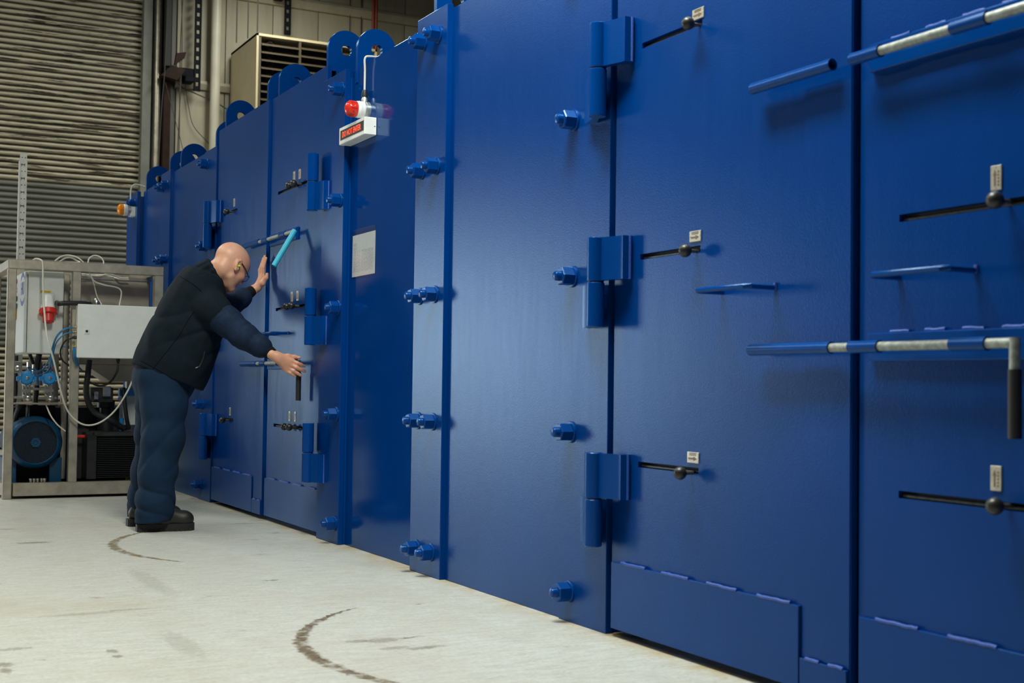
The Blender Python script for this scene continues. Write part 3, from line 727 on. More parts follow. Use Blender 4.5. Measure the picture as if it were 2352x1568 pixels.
# red CEE socket with yellow notice
q = P(108, 690, Yc); yf = Yc
s_ = obj('inlet_flange', box(B(), q.x-.052, q.x+.052, yf-.008, yf, q.z-.055, q.z+.055, .006), 'cabinet_grey', cab)
b = B(); ax = Vector((0, -.35, -1)).normalized(); p0 = Vector((q.x, yf-.02, q.z+.032))
lathe(b, p0, ax, [(0, .034), (.008, .040), (.06, .042), (.085, .048), (.105, .052)], 24); obj('plug_body', b, 'white_plastic', cab)
b = B(); lathe(b, p0+ax*.105, ax, [(0, .058), (.004, .062), (.036, .062), (.04, .055), (.04, .040), (.095, .038), (.098, .03), (.09, .024)], 24); obj('plug_collar', b, 'red_plastic', cab)
b = B(); box(b, q.x-.012, q.x+.014, yf-.106, yf-.104, q.z-.133, q.z-.111); bmesh.ops.translate(b, vec=(0, .002, 0), verts=b.verts); obj('plug_label', b, 'paper', cab)
q2 = P(105, 671, Yc); obj('danger_notice', box(B(), q2.x-.037, q2.x+.037, yf-.0015, yf+.001, q2.z-.013, q2.z+.013), 'yellow', cab)
b = text_bm('Danger', .014, frame_M((q2.x+.012, yf-.0018, q2.z+.005), (1, 0, 0), (0, 0, 1)), .0003)
for s2, zz in (('415 Volts', -.006),):
    b2 = text_bm(s2, .011, frame_M((q2.x+.012, yf-.0018, q2.z+zz), (1, 0, 0), (0, 0, 1)), .0003); me_ = bpy.data.meshes.new('x'); b2.to_mesh(me_); b2.free(); b.from_mesh(me_); bpy.data.meshes.remove(me_)
tx = q2.x-.026
for a0, a1 in (((-.01, -.009), (.01, -.009)), ((.01, -.009), (0, .01)), ((0, .01), (-.01, -.009))): tube(b, [(tx+a0[0], yf-.0018, q2.z+a0[1]), (tx+a1[0], yf-.0018, q2.z+a1[1])], .0012, 5, 0)
obj('notice_print', b, 'slot_black', cab)
# black conduit across to the tank
obj('black_conduit', tube(B(), [P(131, 695, Yc), P(136, 697, YS-.03), P(150, 696, YS-.05), P(195, 696, YS-.03), P(206, 698, YS+.02), P(207, 705, YS+.2)], .018, 12), 'black_rubber', sk)
# junction box in front of the posts
Yj = YS-.13
jx0 = P(180, 760, Yj).x; jx1 = P(372, 760, Yj).x; jz1 = P(270, 702.5, Yj).z; jz0 = P(270, 821, Yj).z
jb = obj('junction_box', box(B(), jx0, jx1, Yj+.02, YS-.002, jz0, jz1, .006), 'box_white', sk)
obj('box_lid', box(B(), jx0-.006, jx1+.006, Yj, Yj+.018, jz0-.006, jz1+.004, .004), 'box_white', jb)
q = P(199, 761, Yj); obj('lock_plate', box(B(), q.x-.018, q.x+.018, Yj-.005, Yj, q.z-.018, q.z+.018, .002), 'white_plastic', jb)
obj('lock', lathe(B(), (q.x, Yj-.005, q.z+.002), (0, -1, 0), [(0, .009), (.004, .009), (.005, .005), (.002, .004)], 14), 'dark_steel', jb)
for py, mt in ((751, 'brass'), (762, 'brass'), (795, 'brass')):
    q = P(176, py, Yj+.07); obj('tube_fitting', lathe(B(), (jx0, Yj+.07, q.z), (-1, 0, 0), [(0, .009), (.012, .009), (.014, .006), (.03, .006)], 10), mt, jb)
q = P(176, 775, Yj+.07); obj('cable_gland', lathe(B(), (jx0, Yj+.07, q.z), (-1, 0, 0), [(0, .012), (.018, .012), (.02, .008), (.03, .008)], 10), 'black_rubber', jb)
q = P(271, 832, Yj+.07); obj('cable_gland', lathe(B(), (q.x, Yj+.07, jz0), (0, 0, -1), [(0, .014), (.025, .014), (.03, .009), (.045, .008)], 10), 'black_rubber', jb)
# pneumatic tubes (blue) and control cables
def hose(name, pts, r, mat, dY=0): return obj(name, tube(B(), [P(p[0], p[1], p[2] if len(p) > 2 else YS-.02) for p in pts], r, 8), mat, sk)
J = Yj+.07
for k_, (y0, off) in enumerate(((751, 0), (752, 3), (762, 5), (763, 2))):
    hose('air_tube', [(173, y0, J), (150, y0+3+off*.3, J-.01), (132, y0+18+off*.6, J), (122+off*.5, y0+40, YS+.05), (116+off, y0+65, YS+.12), (104+off*2, y0+90, YS+.2), (88-off*4, y0+102, YS+.3), (66-off, 843, YS+.33)], .0045, 'blue_hose')
hose('air_tube', [(154, 796, YS+.1), (135, 796, YS+.12), (121, 812, YS+.15), (114, 835, YS+.25), (122, 855, YS+.3)], .0045, 'blue_hose')
for off in (0, 4, 7): hose('air_tube', [(169+off*.4, 797, J), (170+off*.6, 815, J), (176+off*.5, 838, YS), (188, 851, YS+.06)], .0045, 'blue_hose')
hose('control_cable', [(170, 775, J), (150, 783, YS-.03), (139, 805, YS+.05), (142, 825, YS+.1), (155, 838, YS+.12)], .006, 'black_rubber')
hose('control_cable', [(271, 838, J), (268, 855, J), (252, 878, YS+.05), (230, 886, YS+.1), (206, 878, YS+.15)], .008, 'black_rubber')
# tank / hopper behind
Yt = YS+.32
tx0 = P(182, 700, Yt).x; tx1 = P(343, 700, Yt).x; tz1 = P(260, 637, Yt).z; tz0 = P(260, 838, Yt).z; tz2 = P(285, 876, Yt).z
tk = obj('hopper_tank', box(B(), tx0, tx1, Yt, Yt+.4, tz0, tz1, .004), 'steel_sheet', sk)
b = B(); prism(b, [(tx0+.05, Yt+.001, tz0), (tx0+.24, Yt+.001, tz2), (tx1, Yt+.001, tz2), (tx1, Yt+.001, tz0)], (0, .38, 0)); obj('hopper_base', b, 'steel_sheet', tk)
b = B(); box(b, tx0-.01, tx1+.01, Yt-.012, Yt, tz1-.02, tz1+.004); obj('tank_rim', b, 'stainless', tk)
q = P(222, 650, YS+.25); b = B(); lathe(b, (q.x, YS+.25, tz0+.1), (0, 0, 1), [(0, .018), (.1, .018), (.105, .024), (.13, .024), (.135, .017), (.3, .017), (.305, .022), (.34, .022), (.345, .028), (.37, .028), (.39, .018), (.395, 0)], 16); obj('relief_pipe', b, 'stainless', sk)
# second, inner upright beside the cabinet
bar('inner_post', P(146, 700, YS+.3).x, P(160, 700, YS+.3).x, YS+.3, YS+.36, zb1, fz1-TW)
# valve actuators
def actuator(px, py, red):
    Yv = YS+.22; q = P(px, py, Yv); R = P(px+17, py, Yv).x-q.x
    v = obj('valve_actuator', lathe(B(), (q.x, Yv+.05, q.z), (0, -1, 0), [(0, R*1.06), (.045, R*1.06), (.05, R*.9)], 8), 'valve_blue', sk)
    v.rotation_euler = (0, 0, 0)
    obj('actuator_cap', lathe(B(), (q.x, Yv+.005, q.z), (0, -1, 0), [(0, R*.84), (.018, R*.84), (.024, R*.72), (.026, R*.3), (.026, 0)], 28), 'valve_blue', v)
    obj('centre_bolt', lathe(B(), (q.x, Yv-.02, q.z), (0, -1, 0), [(0, R*.24), (.008, R*.24), (.012, R*.14), (.012, 0)], 12), 'stainless', v)
    b = B()
    for k_ in range(8):
        th = math.pi/8+math.pi*k_/4; lathe(b, (q.x+R*.95*math.cos(th), Yv+.002, q.z+R*.95*math.sin(th)), (0, -1, 0), [(0, .005), (.004, .005), (.005, 0)], 8)
    obj('cover_bolt', b, 'stainless', v)
    obj('side_lug', box(B(), q.x-R*1.35, q.x+R*1.35, Yv+.008, Yv+.04, q.z-.022, q.z+.012, .004), 'valve_blue', v)
    b = B()
    for dx_ in (-.022, 0, .022): cyl(b, (q.x+dx_, Yv+.03, q.z-R), (q.x+dx_, Yv+.03, q.z-R-.09), .008, n=10)
    box(b, q.x-.03, q.x+.03, Yv+.005, Yv+.05, q.z-R-.05, q.z-R-.03); box(b, q.x-.02, q.x+.035, Yv+.0, Yv+.05, q.z-R-.115, q.z-R-.07, .006)
    lathe(b, (q.x+.008, Yv, q.z-R-.095), (0, -1, 0), [(0, .016), (.02, .016), (.022, .01)], 10)
    obj('valve_stem', b, 'stainless', v)
    if red:
        b = B(); box(b, q.x-.03, q.x+.04, Yv+.0, Yv+.04, q.z+R+.018, q.z+R+.03, .003); cyl(b, (q.x, Yv+.02, q.z+R-.01), (q.x, Yv+.02, q.z+R+.02), .012, n=10); obj('red_lever', b, 'red_plastic', v)
actuator(62, 868, False); actuator(114, 868, True)
for (xa, ya_, xb_, yb2_) in ((28, 912, 60, 912), (66, 893, 110, 893), (26, 832, 48, 832), (88, 914, 130, 914)): obj('instrument_pipe', cyl(B(), P(xa, ya_, YS+.26), P(xb_, yb2_, YS+.26), .009, n=10), 'stainless', sk)
b = B(); q = P(40, 842, YS+.2); box(b, q.x-.03, q.x+.03, YS+.2, YS+.24, q.z-.045, q.z+.04, .003); lathe(b, (q.x, YS+.2, q.z-.01), (0, -1, 0), [(0, .018), (.02, .018), (.022, .01), (.01, .008)], 14); obj('manifold_block', b, 'stainless', sk)
q = P(80, 860, YS+.45); obj('pressure_cylinder', lathe(B(), (q.x, YS+.45, q.z-.08), (0, 0, 1), [(0, .06), (.17, .06), (.19, .04), (.2, 0)], 24), 'stainless', sk)
zsh = P(90, 926, YS+.1).z; bar('shelf_plate', fx0+TW, mx0, YS+.06, YS+.6, zsh-.008, zsh, 'steel_sheet')
# motor with fan cowl
Ym = YS+.16; q = P(82, 1016, Ym); R = P(82+63, 1016, Ym).x-q.x
mo = obj('electric_motor', lathe(B(), (q.x, Ym+.06, q.z), (0, 1, 0), [(0, R*.99), (.1, R), (.12, R*.93), (.55, R*.93)], 40), 'motor_blue', sk)
obj('fan_cowl', lathe(B(), (q.x, Ym+.07, q.z), (0, -1, 0), [(0, R*1.01), (.035, R), (.06, R*.93), (.072, R*.82), (.066, R*.79), (.05, R*.79)], 48), 'motor_blue', mo)
obj('fan_dark', cyl(B(), (q.x, Ym+.03, q.z), (q.x, Ym+.035, q.z), R*.8, n=40), 'slot_black', mo)
b = B(); yy = Ym+.004
for i in range(-13, 14):
    u = i*R*.8/14; hh = math.sqrt(max(0, (R*.79)**2-u*u))
    cyl(b, (q.x+u, yy, q.z-hh), (q.x+u, yy, q.z+hh), .0022, n=4); cyl(b, (q.x-hh, yy, q.z+u), (q.x+hh, yy, q.z+u), .0022, n=4)
g = obj('fan_grille', b, 'slot_black', mo)
b = B(); lathe(b, (q.x, yy, q.z), (0, -1, 0), [(0, R*.18), (.006, R*.17), (.006, R*.1), (.002, R*.09)], 24)
for k_ in range(6):
    th = math.pi*k_/3; cyl(b, (q.x+R*.06*math.cos(th), yy-.004, q.z+R*.06*math.sin(th)), (q.x+R*.19*math.cos(th), yy-.004, q.z+R*.19*math.sin(th)), .006, n=6)
obj('hub_guard', b, 'motor_blue', mo)
bar('motor_foot', q.x-R*1.05, q.x-R*.6, Ym+.1, Ym+.5, .045, q.z-R*.6, 'motor_blue', mo); bar('motor_foot', q.x+R*.6, q.x+R*1.05, Ym+.1, Ym+.5, .045, q.z-R*.6, 'motor_blue', mo)
q3 = P(95, 945, YS+.35); bar('terminal_box', q3.x-.09, q3.x+.09, YS+.3, YS+.5, q3.z-.05, q3.z+.045, 'navy_metal', mo)
b = B()
for px in (72, 80, 88, 97, 104): q4 = P(px, 1100, YS+.05); lathe(b, (q4.x, YS+.08, .045), (0, 0, 1), [(0, .008), (zb1-.045, .008), (zb1-.03, .011), (zb1-.02, .011), (zb1-.018, 0)], 8)
obj('foot_bolt', b, 'stainless', sk)
# oil cooler, black, finned
Yo = YS+.09; ox0 = P(199, 1050, Yo).x; ox1 = P(318, 1050, Yo).x; oz1 = P(250, 992, Yo).z; oz0 = zb1+.01
ol = obj('oil_cooler', box(B(), ox0, ox1, Yo+.06, Yo+.3, oz0, oz1, .004), 'black_rubber', sk)
obj('cooler_side', box(B(), ox0, ox0+.07, Yo, Yo+.06, oz0, oz1-.02, .003), 'dark_steel', ol)
obj('cooler_top', box(B(), ox0+.05, ox1, Yo, Yo+.06, oz1-.03, oz1, .003), 'black_rubber', ol)
fin_b = box(B(), ox0+.075, ox1-.002, Yo+.01, Yo+.06, 0, .004); fin_me = mesh('fin', fin_b); fin_me.materials.append(MAT['dark_steel'])
z = oz0+.01
while z < oz1-.035: obj('cooler_fin', fin_me, None, ol, (0, 0, z)); z += .0135
# pump block, columns and hoses behind the cooler
q = P(243, 940, YS+.45); b = B(); lathe(b, (q.x, YS+.45, zb1), (0, 0, 1), [(0, .06), (.45, .06), (.455, .045), (.52, .045), (.525, .065), (.58, .065)], 24); obj('pump_column', b, 'dark_steel', sk)
q = P(235, 905, YS+.3); bar('pump_block', q.x-.09, q.x+.07, YS+.25, YS+.42, q.z-.06, q.z+.05, 'dark_steel')
b = B(); box(b, q.x-.01, q.x+.05, YS+.22, YS+.25, q.z-.02, q.z+.06, .006); box(b, q.x-.07, q.x-.04, YS+.22, YS+.25, q.z-.04, q.z+.02, .004); obj('pump_fitting', b, 'stainless', sk)
hose('hydraulic_hose', [(205, 826, YS+.1), (202, 860, YS+.1), (198, 905, YS+.12), (215, 945, YS+.15), (255, 965, YS+.16), (285, 985, YS+.2)], .021, 'black_rubber')
hose('hydraulic_hose', [(283, 890, YS+.3), (287, 930, YS+.28), (291, 960, YS+.28), (296, 985, YS+.3)], .016, 'black_rubber')
hose('hydraulic_hose', [(35, 1000, YS+.6), (36, 960, YS+.5), (45, 935, YS+.4), (58, 930, YS+.4)], .02, 'black_rubber')
hose('hydraulic_hose', [(37, 815, YS+.3), (36, 860, YS+.35), (35, 905, YS+.4), (30, 930, YS+.45)], .016, 'black_rubber')
hose('hydraulic_hose', [(90, 813, YS+.35), (86, 840, YS+.4), (84, 880, YS+.45), (80, 930, YS+.5)], .022, 'black_rubber')
hose('hydraulic_hose', [(68, 812, YS+.4), (72, 825, YS+.4), (76, 836, YS+.4)], .014, 'black_rubber')
hose('grey_lead', [(106, 930, YS+.1), (117, 955, YS+.06), (132, 975, YS+.05), (150, 990, YS+.06)], .005, 'cable_white')
q = P(186, 1002, YS+.2); obj('red_pipe_run', cyl(B(), (mx1-.01, YS+.2, q.z), (ox0+.01, YS+.2, q.z), .012, n=10), 'red_plastic', sk)
q = P(278, 975, YS+.35); bar('filter_housing', q.x-.012, q.x+.02, YS+.34, YS+.4, q.z-.06, q.z+.05, 'valve_blue')
q = P(283, 900, YS+.4); bar('blue_bracket', q.x-.03, q.x+.12, YS+.38, YS+.44, q.z-.03, q.z+.03, 'valve_blue')
bar('rear_panel', fx1-.2, fx1-.08, YS+.5, YS+.52, .5, P(290, 900).z, 'cabinet_grey')
bar('dark_filler_box', fx0+.1, fx1-.12, YS+.62, YS+.92, .05, P(90, 935, YS+.62).z, 'dark_steel')  # added dark box that deepens the shadow inside the skid
bar('dark_filler_block', P(150, 1000, YS+.3).x, P(205, 1000, YS+.3).x, YS+.3, YS+.6, zb1, P(180, 985, YS+.3).z, 'dark_steel')  # added dark block, fills the shadowed gap between the posts
# ---- loose white cables on and around the skid
ztop = fz1+.006
def cable(pts, r, label): return tag(obj('white_cable', tube(B(), pts, r, 7, 7), 'cable_white'), label, 'cable', 'white cables on the pump skid')
p_ = [P(73, 600, YS+.1), P(82, 594, YS+.06), P(94, 597, YS+.0), P(98, 606, YS-.012), P(99, 640, YS-.02), P(101, 700, YS-.03), P(108, 770, YS-.15), P(124, 830, YS-.17), P(143, 910, YS-.1), P(160, 950, YS-.06), P(190, 974, YS-.06), P(225, 972, YS-.06), P(262, 945, YS-.06), P(292, 900, YS-.06), P(306, 868, YS-.02), P(315, 850, YS+.1)]
cable(p_, .0062, 'long white cable hanging in a loop across the front of the skid')
def loop(pts, label): cable([Vector((P(a, b_, YS+.03).x, YS+d_, P(a, b_, YS+d_).z if d_ < 9 else 0)) for a, b_, d_ in pts], .005, label)
loop([(126, 599, .03), (140, 590, .05), (158, 586, .08), (176, 590, .05), (186, 597, .03), (192, 603, .03)], 'largest white cable hoop on top of the skid rail')
loop([(137, 601, .04), (150, 594, .07), (165, 592, .1), (178, 598, .08), (184, 602, .04), (176, 603, .03), (150, 602, .05)], 'inner white cable coil lying on the skid rail')
loop([(202, 604, .03), (206, 594, .05), (218, 587, .07), (231, 590, .05), (238, 599, .04), (238, 606, .03)], 'small upright white cable hoop near the skid corner')
p_ = [P(205, 625, YS+.02), P(216, 645, YS+.04), P(238, 654, YS+.06), P(268, 660, YS+.1), P(278, 668, YS+.1), P(278, 682, YS+.08), P(274, 702, YS+.02)]
cable(p_, .005, 'white cable curling down behind the white junction box')
p_ = [P(203, 622, YS+.05), P(215, 650, YS+.1), P(223, 680, YS+.1), P(234, 700, YS+.05)]
cable(p_, .004, 'thin white lead beside the steel relief pipe')
random.seed(5)
for k_, lb in enumerate(('lowest tangled white lead under the skid top rail', 'middle tangled white lead under the skid top rail', 'upper tangled white lead under the skid top rail')):
    p_ = [P(186+i*22, 628+4*k_+random.uniform(-4, 4)+i*1.5, YS+.2+.1*k_+random.uniform(-.05, .05)) for i in range(6)]
    cable(p_, .006, lb)
# slotted upright standing behind the skid
Yu = YS+1.15
ux0 = P(44, 450, Yu).x; ux1 = P(60, 450, Yu).x; uz1 = P(53, 352, Yu).z
ur = thing('slotted_upright', 'pale slotted metal upright standing behind the pump skid', 'upright', ((ux0+ux1)/2, Yu, 0))
b = B(); box(b, ux0, ux1, Yu, Yu+.004, 0, uz1); box(b, ux0-.004, ux0, Yu-.012, Yu+.05, 0, uz1-.06); box(b, ux1, ux1+.003, Yu, Yu+.05, 0, uz1-.06); obj('channel', b, 'tray_grey', ur)
z = uz1-.03; k_ = 0
while z > 1.3:
    w_ = ux1-ux0
    if k_ % 2 == 0:
        for u in (.22, .68): obj('slot', box(B(), ux0+w_*u, ux0+w_*(u+.16), Yu-.0015, Yu, z-.006, z), 'slot_black', ur)
    else:
        b = B()
        for u in (.2, .66): box(b, ux0+w_*u, ux0+w_*(u+.07), Yu-.0015, Yu, z-.018, z+.004)
        box(b, ux0+w_*.2, ux0+w_*.73, Yu-.0015, Yu, z-.008, z-.002); obj('slot', b, 'slot_black', ur)
    z -= .0545; k_ += 1
# ------------------------------------------------------------------ person leaning on the far doors
simple('vest_cloth', (.0042, .010, .016), .85, 0, .15, 30, .25, spec=.15)
simple('jacket_cloth', (.004, .015, .042), .8, 0, .3, 40, .25, spec=.25)
simple('trouser_cloth', (.0032, .018, .047), .85, 0, .14, 14, .3, spec=.25)
simple('cuff_knit', (.006, .008, .009), .9, 0, .2, 120, .3, spec=.2)
simple('boot_leather', (.013, .012, .0095), .5, 0, .3, 60, .2)
simple('boot_rubber', (.009, .009, .0085), .65, 0, .2, 30)
simple('plug_green', (.5, .75, .03), .6)
simple('seam_thread', (.0015, .003, .005), .9, spec=.1)
def skin_mat():
    m, nt, p = newmat('skin')
    wv = world_coords(nt)
    c = ramp(nt, noise(nt, wv, 24, 4), [(.3, (.60, .28, .18)), (.7, (.70, .37, .25))])
    c = mixc(nt, .5, c, ramp(nt, noise(nt, wv, 7, 3), [(.35, (.70, .40, .28)), (.7, (.58, .23, .155))]))
    nt.links.new(c, p.inputs['Base Color']); p.inputs['Roughness'].default_value = .45
    p.inputs['Subsurface Weight'].default_value = .12; p.inputs['Subsurface Radius'].default_value = (.008, .003, .002); p.inputs['Subsurface Scale'].default_value = 1
    bump(nt, p, noise(nt, wv, 420, 3), .12, .001)
skin_mat()
def Pd(px, py, d):                       # photo pixel at camera depth d
    r = ray((px, py)); return np.array(CAM+r*(d/F))
class Grid:
    def __init__(s, lo, hi, h):
        s.h = h; s.lo = np.array(lo, float); n = np.ceil((np.array(hi)-s.lo)/h).astype(int)+1
        s.ax = [(s.lo[i]+h*np.arange(n[i])).astype(np.float32) for i in range(3)]; s.v = np.full(n, .5, np.float32)
    def op(s, fn, lo, hi, k=.01, mode='u', pad=.03):
        sl = []
        for i in range(3):
            a = int(np.clip(np.floor((lo[i]-pad-k-s.lo[i])/s.h), 0, s.v.shape[i]-1)); b_ = int(np.clip(np.ceil((hi[i]+pad+k-s.lo[i])/s.h)+1, a+1, s.v.shape[i])); sl.append(slice(a, b_))
        x = s.ax[0][sl[0]][:, None, None]; y = s.ax[1][sl[1]][None, :, None]; z = s.ax[2][sl[2]][None, None, :]
        d = fn(x, y, z); a = s.v[tuple(sl)]
        if mode == 'u': hh = np.clip(.5+.5*(a-d)/k, 0, 1); r = a*(1-hh)+d*hh-k*hh*(1-hh)
        elif mode == 's': d = -d; hh = np.clip(.5-.5*(a-d)/k, 0, 1); r = a*(1-hh)+d*hh+k*hh*(1-hh)
        elif mode == 'i': r = np.maximum(a, d)
        elif mode == 'add': r = a+d
        s.v[tuple(sl)] = r
    def cone(s, p0, p1, r0, r1, k=.01, mode='u'):
        p0 = np.array(p0, float); p1 = np.array(p1, float); d = p1-p0; L = max(float(d@d), 1e-9)
        def fn(x, y, z):
            t = np.clip(((x-p0[0])*d[0]+(y-p0[1])*d[1]+(z-p0[2])*d[2])/L, 0, 1)
            return np.sqrt((x-p0[0]-t*d[0])**2+(y-p0[1]-t*d[1])**2+(z-p0[2]-t*d[2])**2)-(r0+(r1-r0)*t)
        R = max(r0, r1); s.op(fn, np.minimum(p0, p1)-R, np.maximum(p0, p1)+R, k, mode)
    def chain(s, pts, rs, k=.01):
        for a, b_, ra, rb in zip(pts, pts[1:], rs, rs[1:]): s.cone(a, b_, ra, rb, k)
    def ell(s, c, ax, rad, k=.01, mode='u'):
        c = np.array(c, float); ax = [np.array(a, float)/np.linalg.norm(a) for a in ax]
        def fn(x, y, z):
            q = [((x-c[0])*a[0]+(y-c[1])*a[1]+(z-c[2])*a[2]) for a in ax]
            k0 = np.sqrt(sum((q[i]/rad[i])**2 for i in range(3))); k1 = np.sqrt(sum((q[i]/rad[i]**2)**2 for i in range(3)))
            return k0*(k0-1)/np.maximum(k1, 1e-6)
        R = max(rad); s.op(fn, c-R, c+R, k, mode)
    def mesh(s, name, mat, parent, smooth_it=1):
        v = s.v; ins = v < 0
        cnt = np.zeros(np.array(v.shape)-1, np.int8)
        for dx_ in (0, 1):
            for dy_ in (0, 1):
                for dz_ in (0, 1): cnt += ins[dx_:v.shape[0]-1+dx_, dy_:v.shape[1]-1+dy_, dz_:v.shape[2]-1+dz_]
        act = (cnt > 0) & (cnt < 8); idx = np.argwhere(act)
        vid = np.full(act.shape, -1, np.int32); vid[act] = np.arange(len(idx))
        acc = np.zeros((len(idx), 3)); num = np.zeros(len(idx))
        corners = [(a, b_, c) for a in (0, 1) for b_ in (0, 1) for c in (0, 1)]
        val = {c: v[idx[:, 0]+c[0], idx[:, 1]+c[1], idx[:, 2]+c[2]] for c in corners}
        for c in corners:
            for a in range(3):
                if c[a] == 0:
                    e = list(c); e[a] = 1; e = tuple(e); va, vb = val[c], val[e]
                    mk = (va < 0) != (vb < 0); t = np.where(mk, va/np.where(mk, va-vb, 1), 0)
                    p = np.array(c, float)[None, :].repeat(len(idx), 0); p[:, a] += t
                    acc += p*mk[:, None]; num += mk
        pos = s.lo+s.h*(idx+acc/num[:, None])
        quads = []
        for a in range(3):
            b_, c = (a+1) % 3, (a+2) % 3
            sl0 = [slice(None)]*3; sl1 = [slice(None)]*3; sl0[a] = slice(0, -1); sl1[a] = slice(1, None)
            ch_ = ins[tuple(sl0)] != ins[tuple(sl1)]; e = np.argwhere(ch_)
            e = e[(e[:, b_] > 0) & (e[:, c] > 0) & (e[:, b_] < v.shape[b_]-1) & (e[:, c] < v.shape[c]-1)]
            sg = ins[tuple(e.T)]
            def g(db, dc): q = e.copy(); q[:, b_] -= db; q[:, c] -= dc; return vid[tuple(q.T)]
            q = np.stack([g(1, 1), g(0, 1), g(0, 0), g(1, 0)], 1); q[~sg] = q[~sg][:, ::-1]; quads.append(q)
        quads = np.concatenate(quads)
        quads = quads[(quads >= 0).all(1)]
        for _ in range(smooth_it):
            sm = np.zeros_like(pos); n_ = np.zeros(len(pos))
            for i in range(4):
                j = (i+1) % 4
                np.add.at(sm, quads[:, i], pos[quads[:, j]]); np.add.at(n_, quads[:, i], 1); np.add.at(sm, quads[:, j], pos[quads[:, i]]); np.add.at(n_, quads[:, j], 1)
            pos = pos*.5+.5*sm/np.maximum(n_, 1)[:, None]
        me = bpy.data.meshes.new(name); me.vertices.add(len(pos)); me.vertices.foreach_set('co', pos.astype(np.float32).ravel())
        me.loops.add(len(quads)*4); me.loops.foreach_set('vertex_index', quads.astype(np.int32).ravel())
        me.polygons.add(len(quads)); me.polygons.foreach_set('loop_start', np.arange(0, len(quads)*4, 4, dtype=np.int32))
        me.update(calc_edges=True); me.validate(); me.polygons.foreach_set('use_smooth', [True]*len(me.polygons)); me.materials.append(MAT[mat])
        return reg(bpy.data.objects.new(name, me), parent, (0, 0, 0))
def folds(x, y, z, seed, f):
    r = np.random.RandomState(seed); s_ = 0
    wx = .05*np.sin(7*y+5*z+seed)+.03*np.sin(13*z-9*x); 
    for i in range(4):
        d = r.normal(size=3); d /= np.linalg.norm(d); ff = f*(.7+.5*i)
        s_ = s_+np.sin(ff*(d[0]*(x+wx)+d[1]*(y-wx)+d[2]*(z+wx))+r.uniform(0, 6))/(1+.5*i)
    return s_/2.2

def crease(u): return (1-np.abs(np.sin(u)))**2
man = thing('person', 'person in navy workwear and black boots leaning on the far chamber doors', 'person', onZ((350, 1222), 0))
man_c = WL[man.name]
# --- pose: joints from the photo (pixel, camera depth)
SH_R = Pd(486, 708, 7.37); EL_R = Pd(560, 771, 7.32); WR_R = Pd(633, 818, 7.30)
SH_L = Pd(482, 700, 7.72); EL_L = Pd(527, 702, 7.92); WR_L = Pd(584, 664, 8.02)
NECK = Pd(470, 640, 7.545); PEL = Pd(378, 856, 7.50)
HIP_R = Pd(384, 868, 7.42); KN_R = Pd(369, 1012, 7.36); AN_R = Pd(353, 1190, 7.335)
HIP_L = Pd(374, 866, 7.59); KN_L = Pd(350, 1010, 7.62); AN_L = Pd(330, 1180, 7.655)
hc = Pd(529, 611, 7.55)
def rotv(yaw, pitch):
    f_ = np.array([math.cos(pitch)*math.cos(yaw), math.cos(pitch)*math.sin(yaw), -math.sin(pitch)])
    u_ = np.array([math.sin(pitch)*math.cos(yaw), math.sin(pitch)*math.sin(yaw), math.cos(pitch)]); return f_, np.cross(f_, u_), u_
hf, hr, hu = rotv(math.radians(22), math.radians(33))
HS = 1.03
def H(a, b_, c): return hc+HS*(hf*a+hr*b_+hu*c)          # forward, his right (towards camera), up
g = Grid((1.42, 6.98, .10), (2.43, 8.12, 1.74), .004)
# trunk, legs and arms inside the clothes
g.chain([NECK+(0, 0, -.05), (NECK+PEL)/2, PEL], [.10, .13, .12], .04)
g.cone(SH_R, SH_L, .06, .06, .05)
for a_, k_, n_ in ((HIP_R, KN_R, AN_R), (HIP_L, KN_L, AN_L)): g.chain([a_, k_, n_], [.085, .055, .04], .02)
g.chain([SH_R, EL_R, WR_R], [.05, .04, .027], .02); g.chain([SH_L, EL_L, WR_L], [.05, .04, .027], .02)
# head
AX = [hf, hr, hu]
g.cone(NECK+(-.005, 0, .0), H(-.03, 0, -.045), .075, .062, .03); g.cone(H(-.052, 0, -.045), NECK+(-.012, 0, -.02), .042, .068, .04)
g.ell(H(-.010, 0, .040), AX, [.104*HS, .081*HS, .092*HS], .03)
g.ell(H(.026, 0, .024), AX, [.072*HS, .069*HS, .080*HS], .04)
g.ell(H(.036, 0, -.04), AX, [.058*HS, .058*HS, .085*HS], .025)
g.cone(H(.005, .045, -.07), H(.062, .016, -.108), .022, .02, .02); g.cone(H(.005, -.045, -.07), H(.062, -.016, -.108), .022, .02, .02)
g.cone(H(.072, .01, -.108), H(.072, -.01, -.108), .019, .019, .015)
for s_ in (1, -1):
    g.ell(H(.062, s_*.040, -.028), AX, [.03, .026, .026], .018)                  # cheek
    g.cone(H(.085, s_*.012, .022), H(.072, s_*.048, .022), .011, .010, .012)     # brow
    g.ell(H(.096, s_*.031, .0), AX, [.016, .018, .011], .008, 's')               # socket
    g.ell(H(.080, s_*.031, -.001), AX, [.0135, .0135, .0125], .002)               # eye
    # ear: rim, bowl, lobe
    g.ell(H(-.010, s_*.078, -.006), [hf*.92+hu*.3, hr, hu], [.019, .010, .033], .006)
    g.ell(H(-.004, s_*.087, -.004), [hf*.92+hu*.3, hr, hu], [.010, .007, .018], .003, 's')
    g.cone(H(-.022, s_*.084, .012), H(-.008, s_*.084, .027), .006, .006, .004); g.cone(H(-.008, s_*.084, .027), H(.006, s_*.080, .018), .006, .005, .004)
    g.cone(H(-.022, s_*.084, .012), H(-.018, s_*.082, -.018), .006, .006, .004); g.cone(H(-.010, s_*.079, -.032), H(-.006, s_*.078, -.036), .008, .007, .005)
g.cone(H(.088, 0, .012), H(.112, 0, -.030), .010, .013, .010); g.cone(H(.100, .010, -.036), H(.100, -.010, -.036), .010, .010, .008)
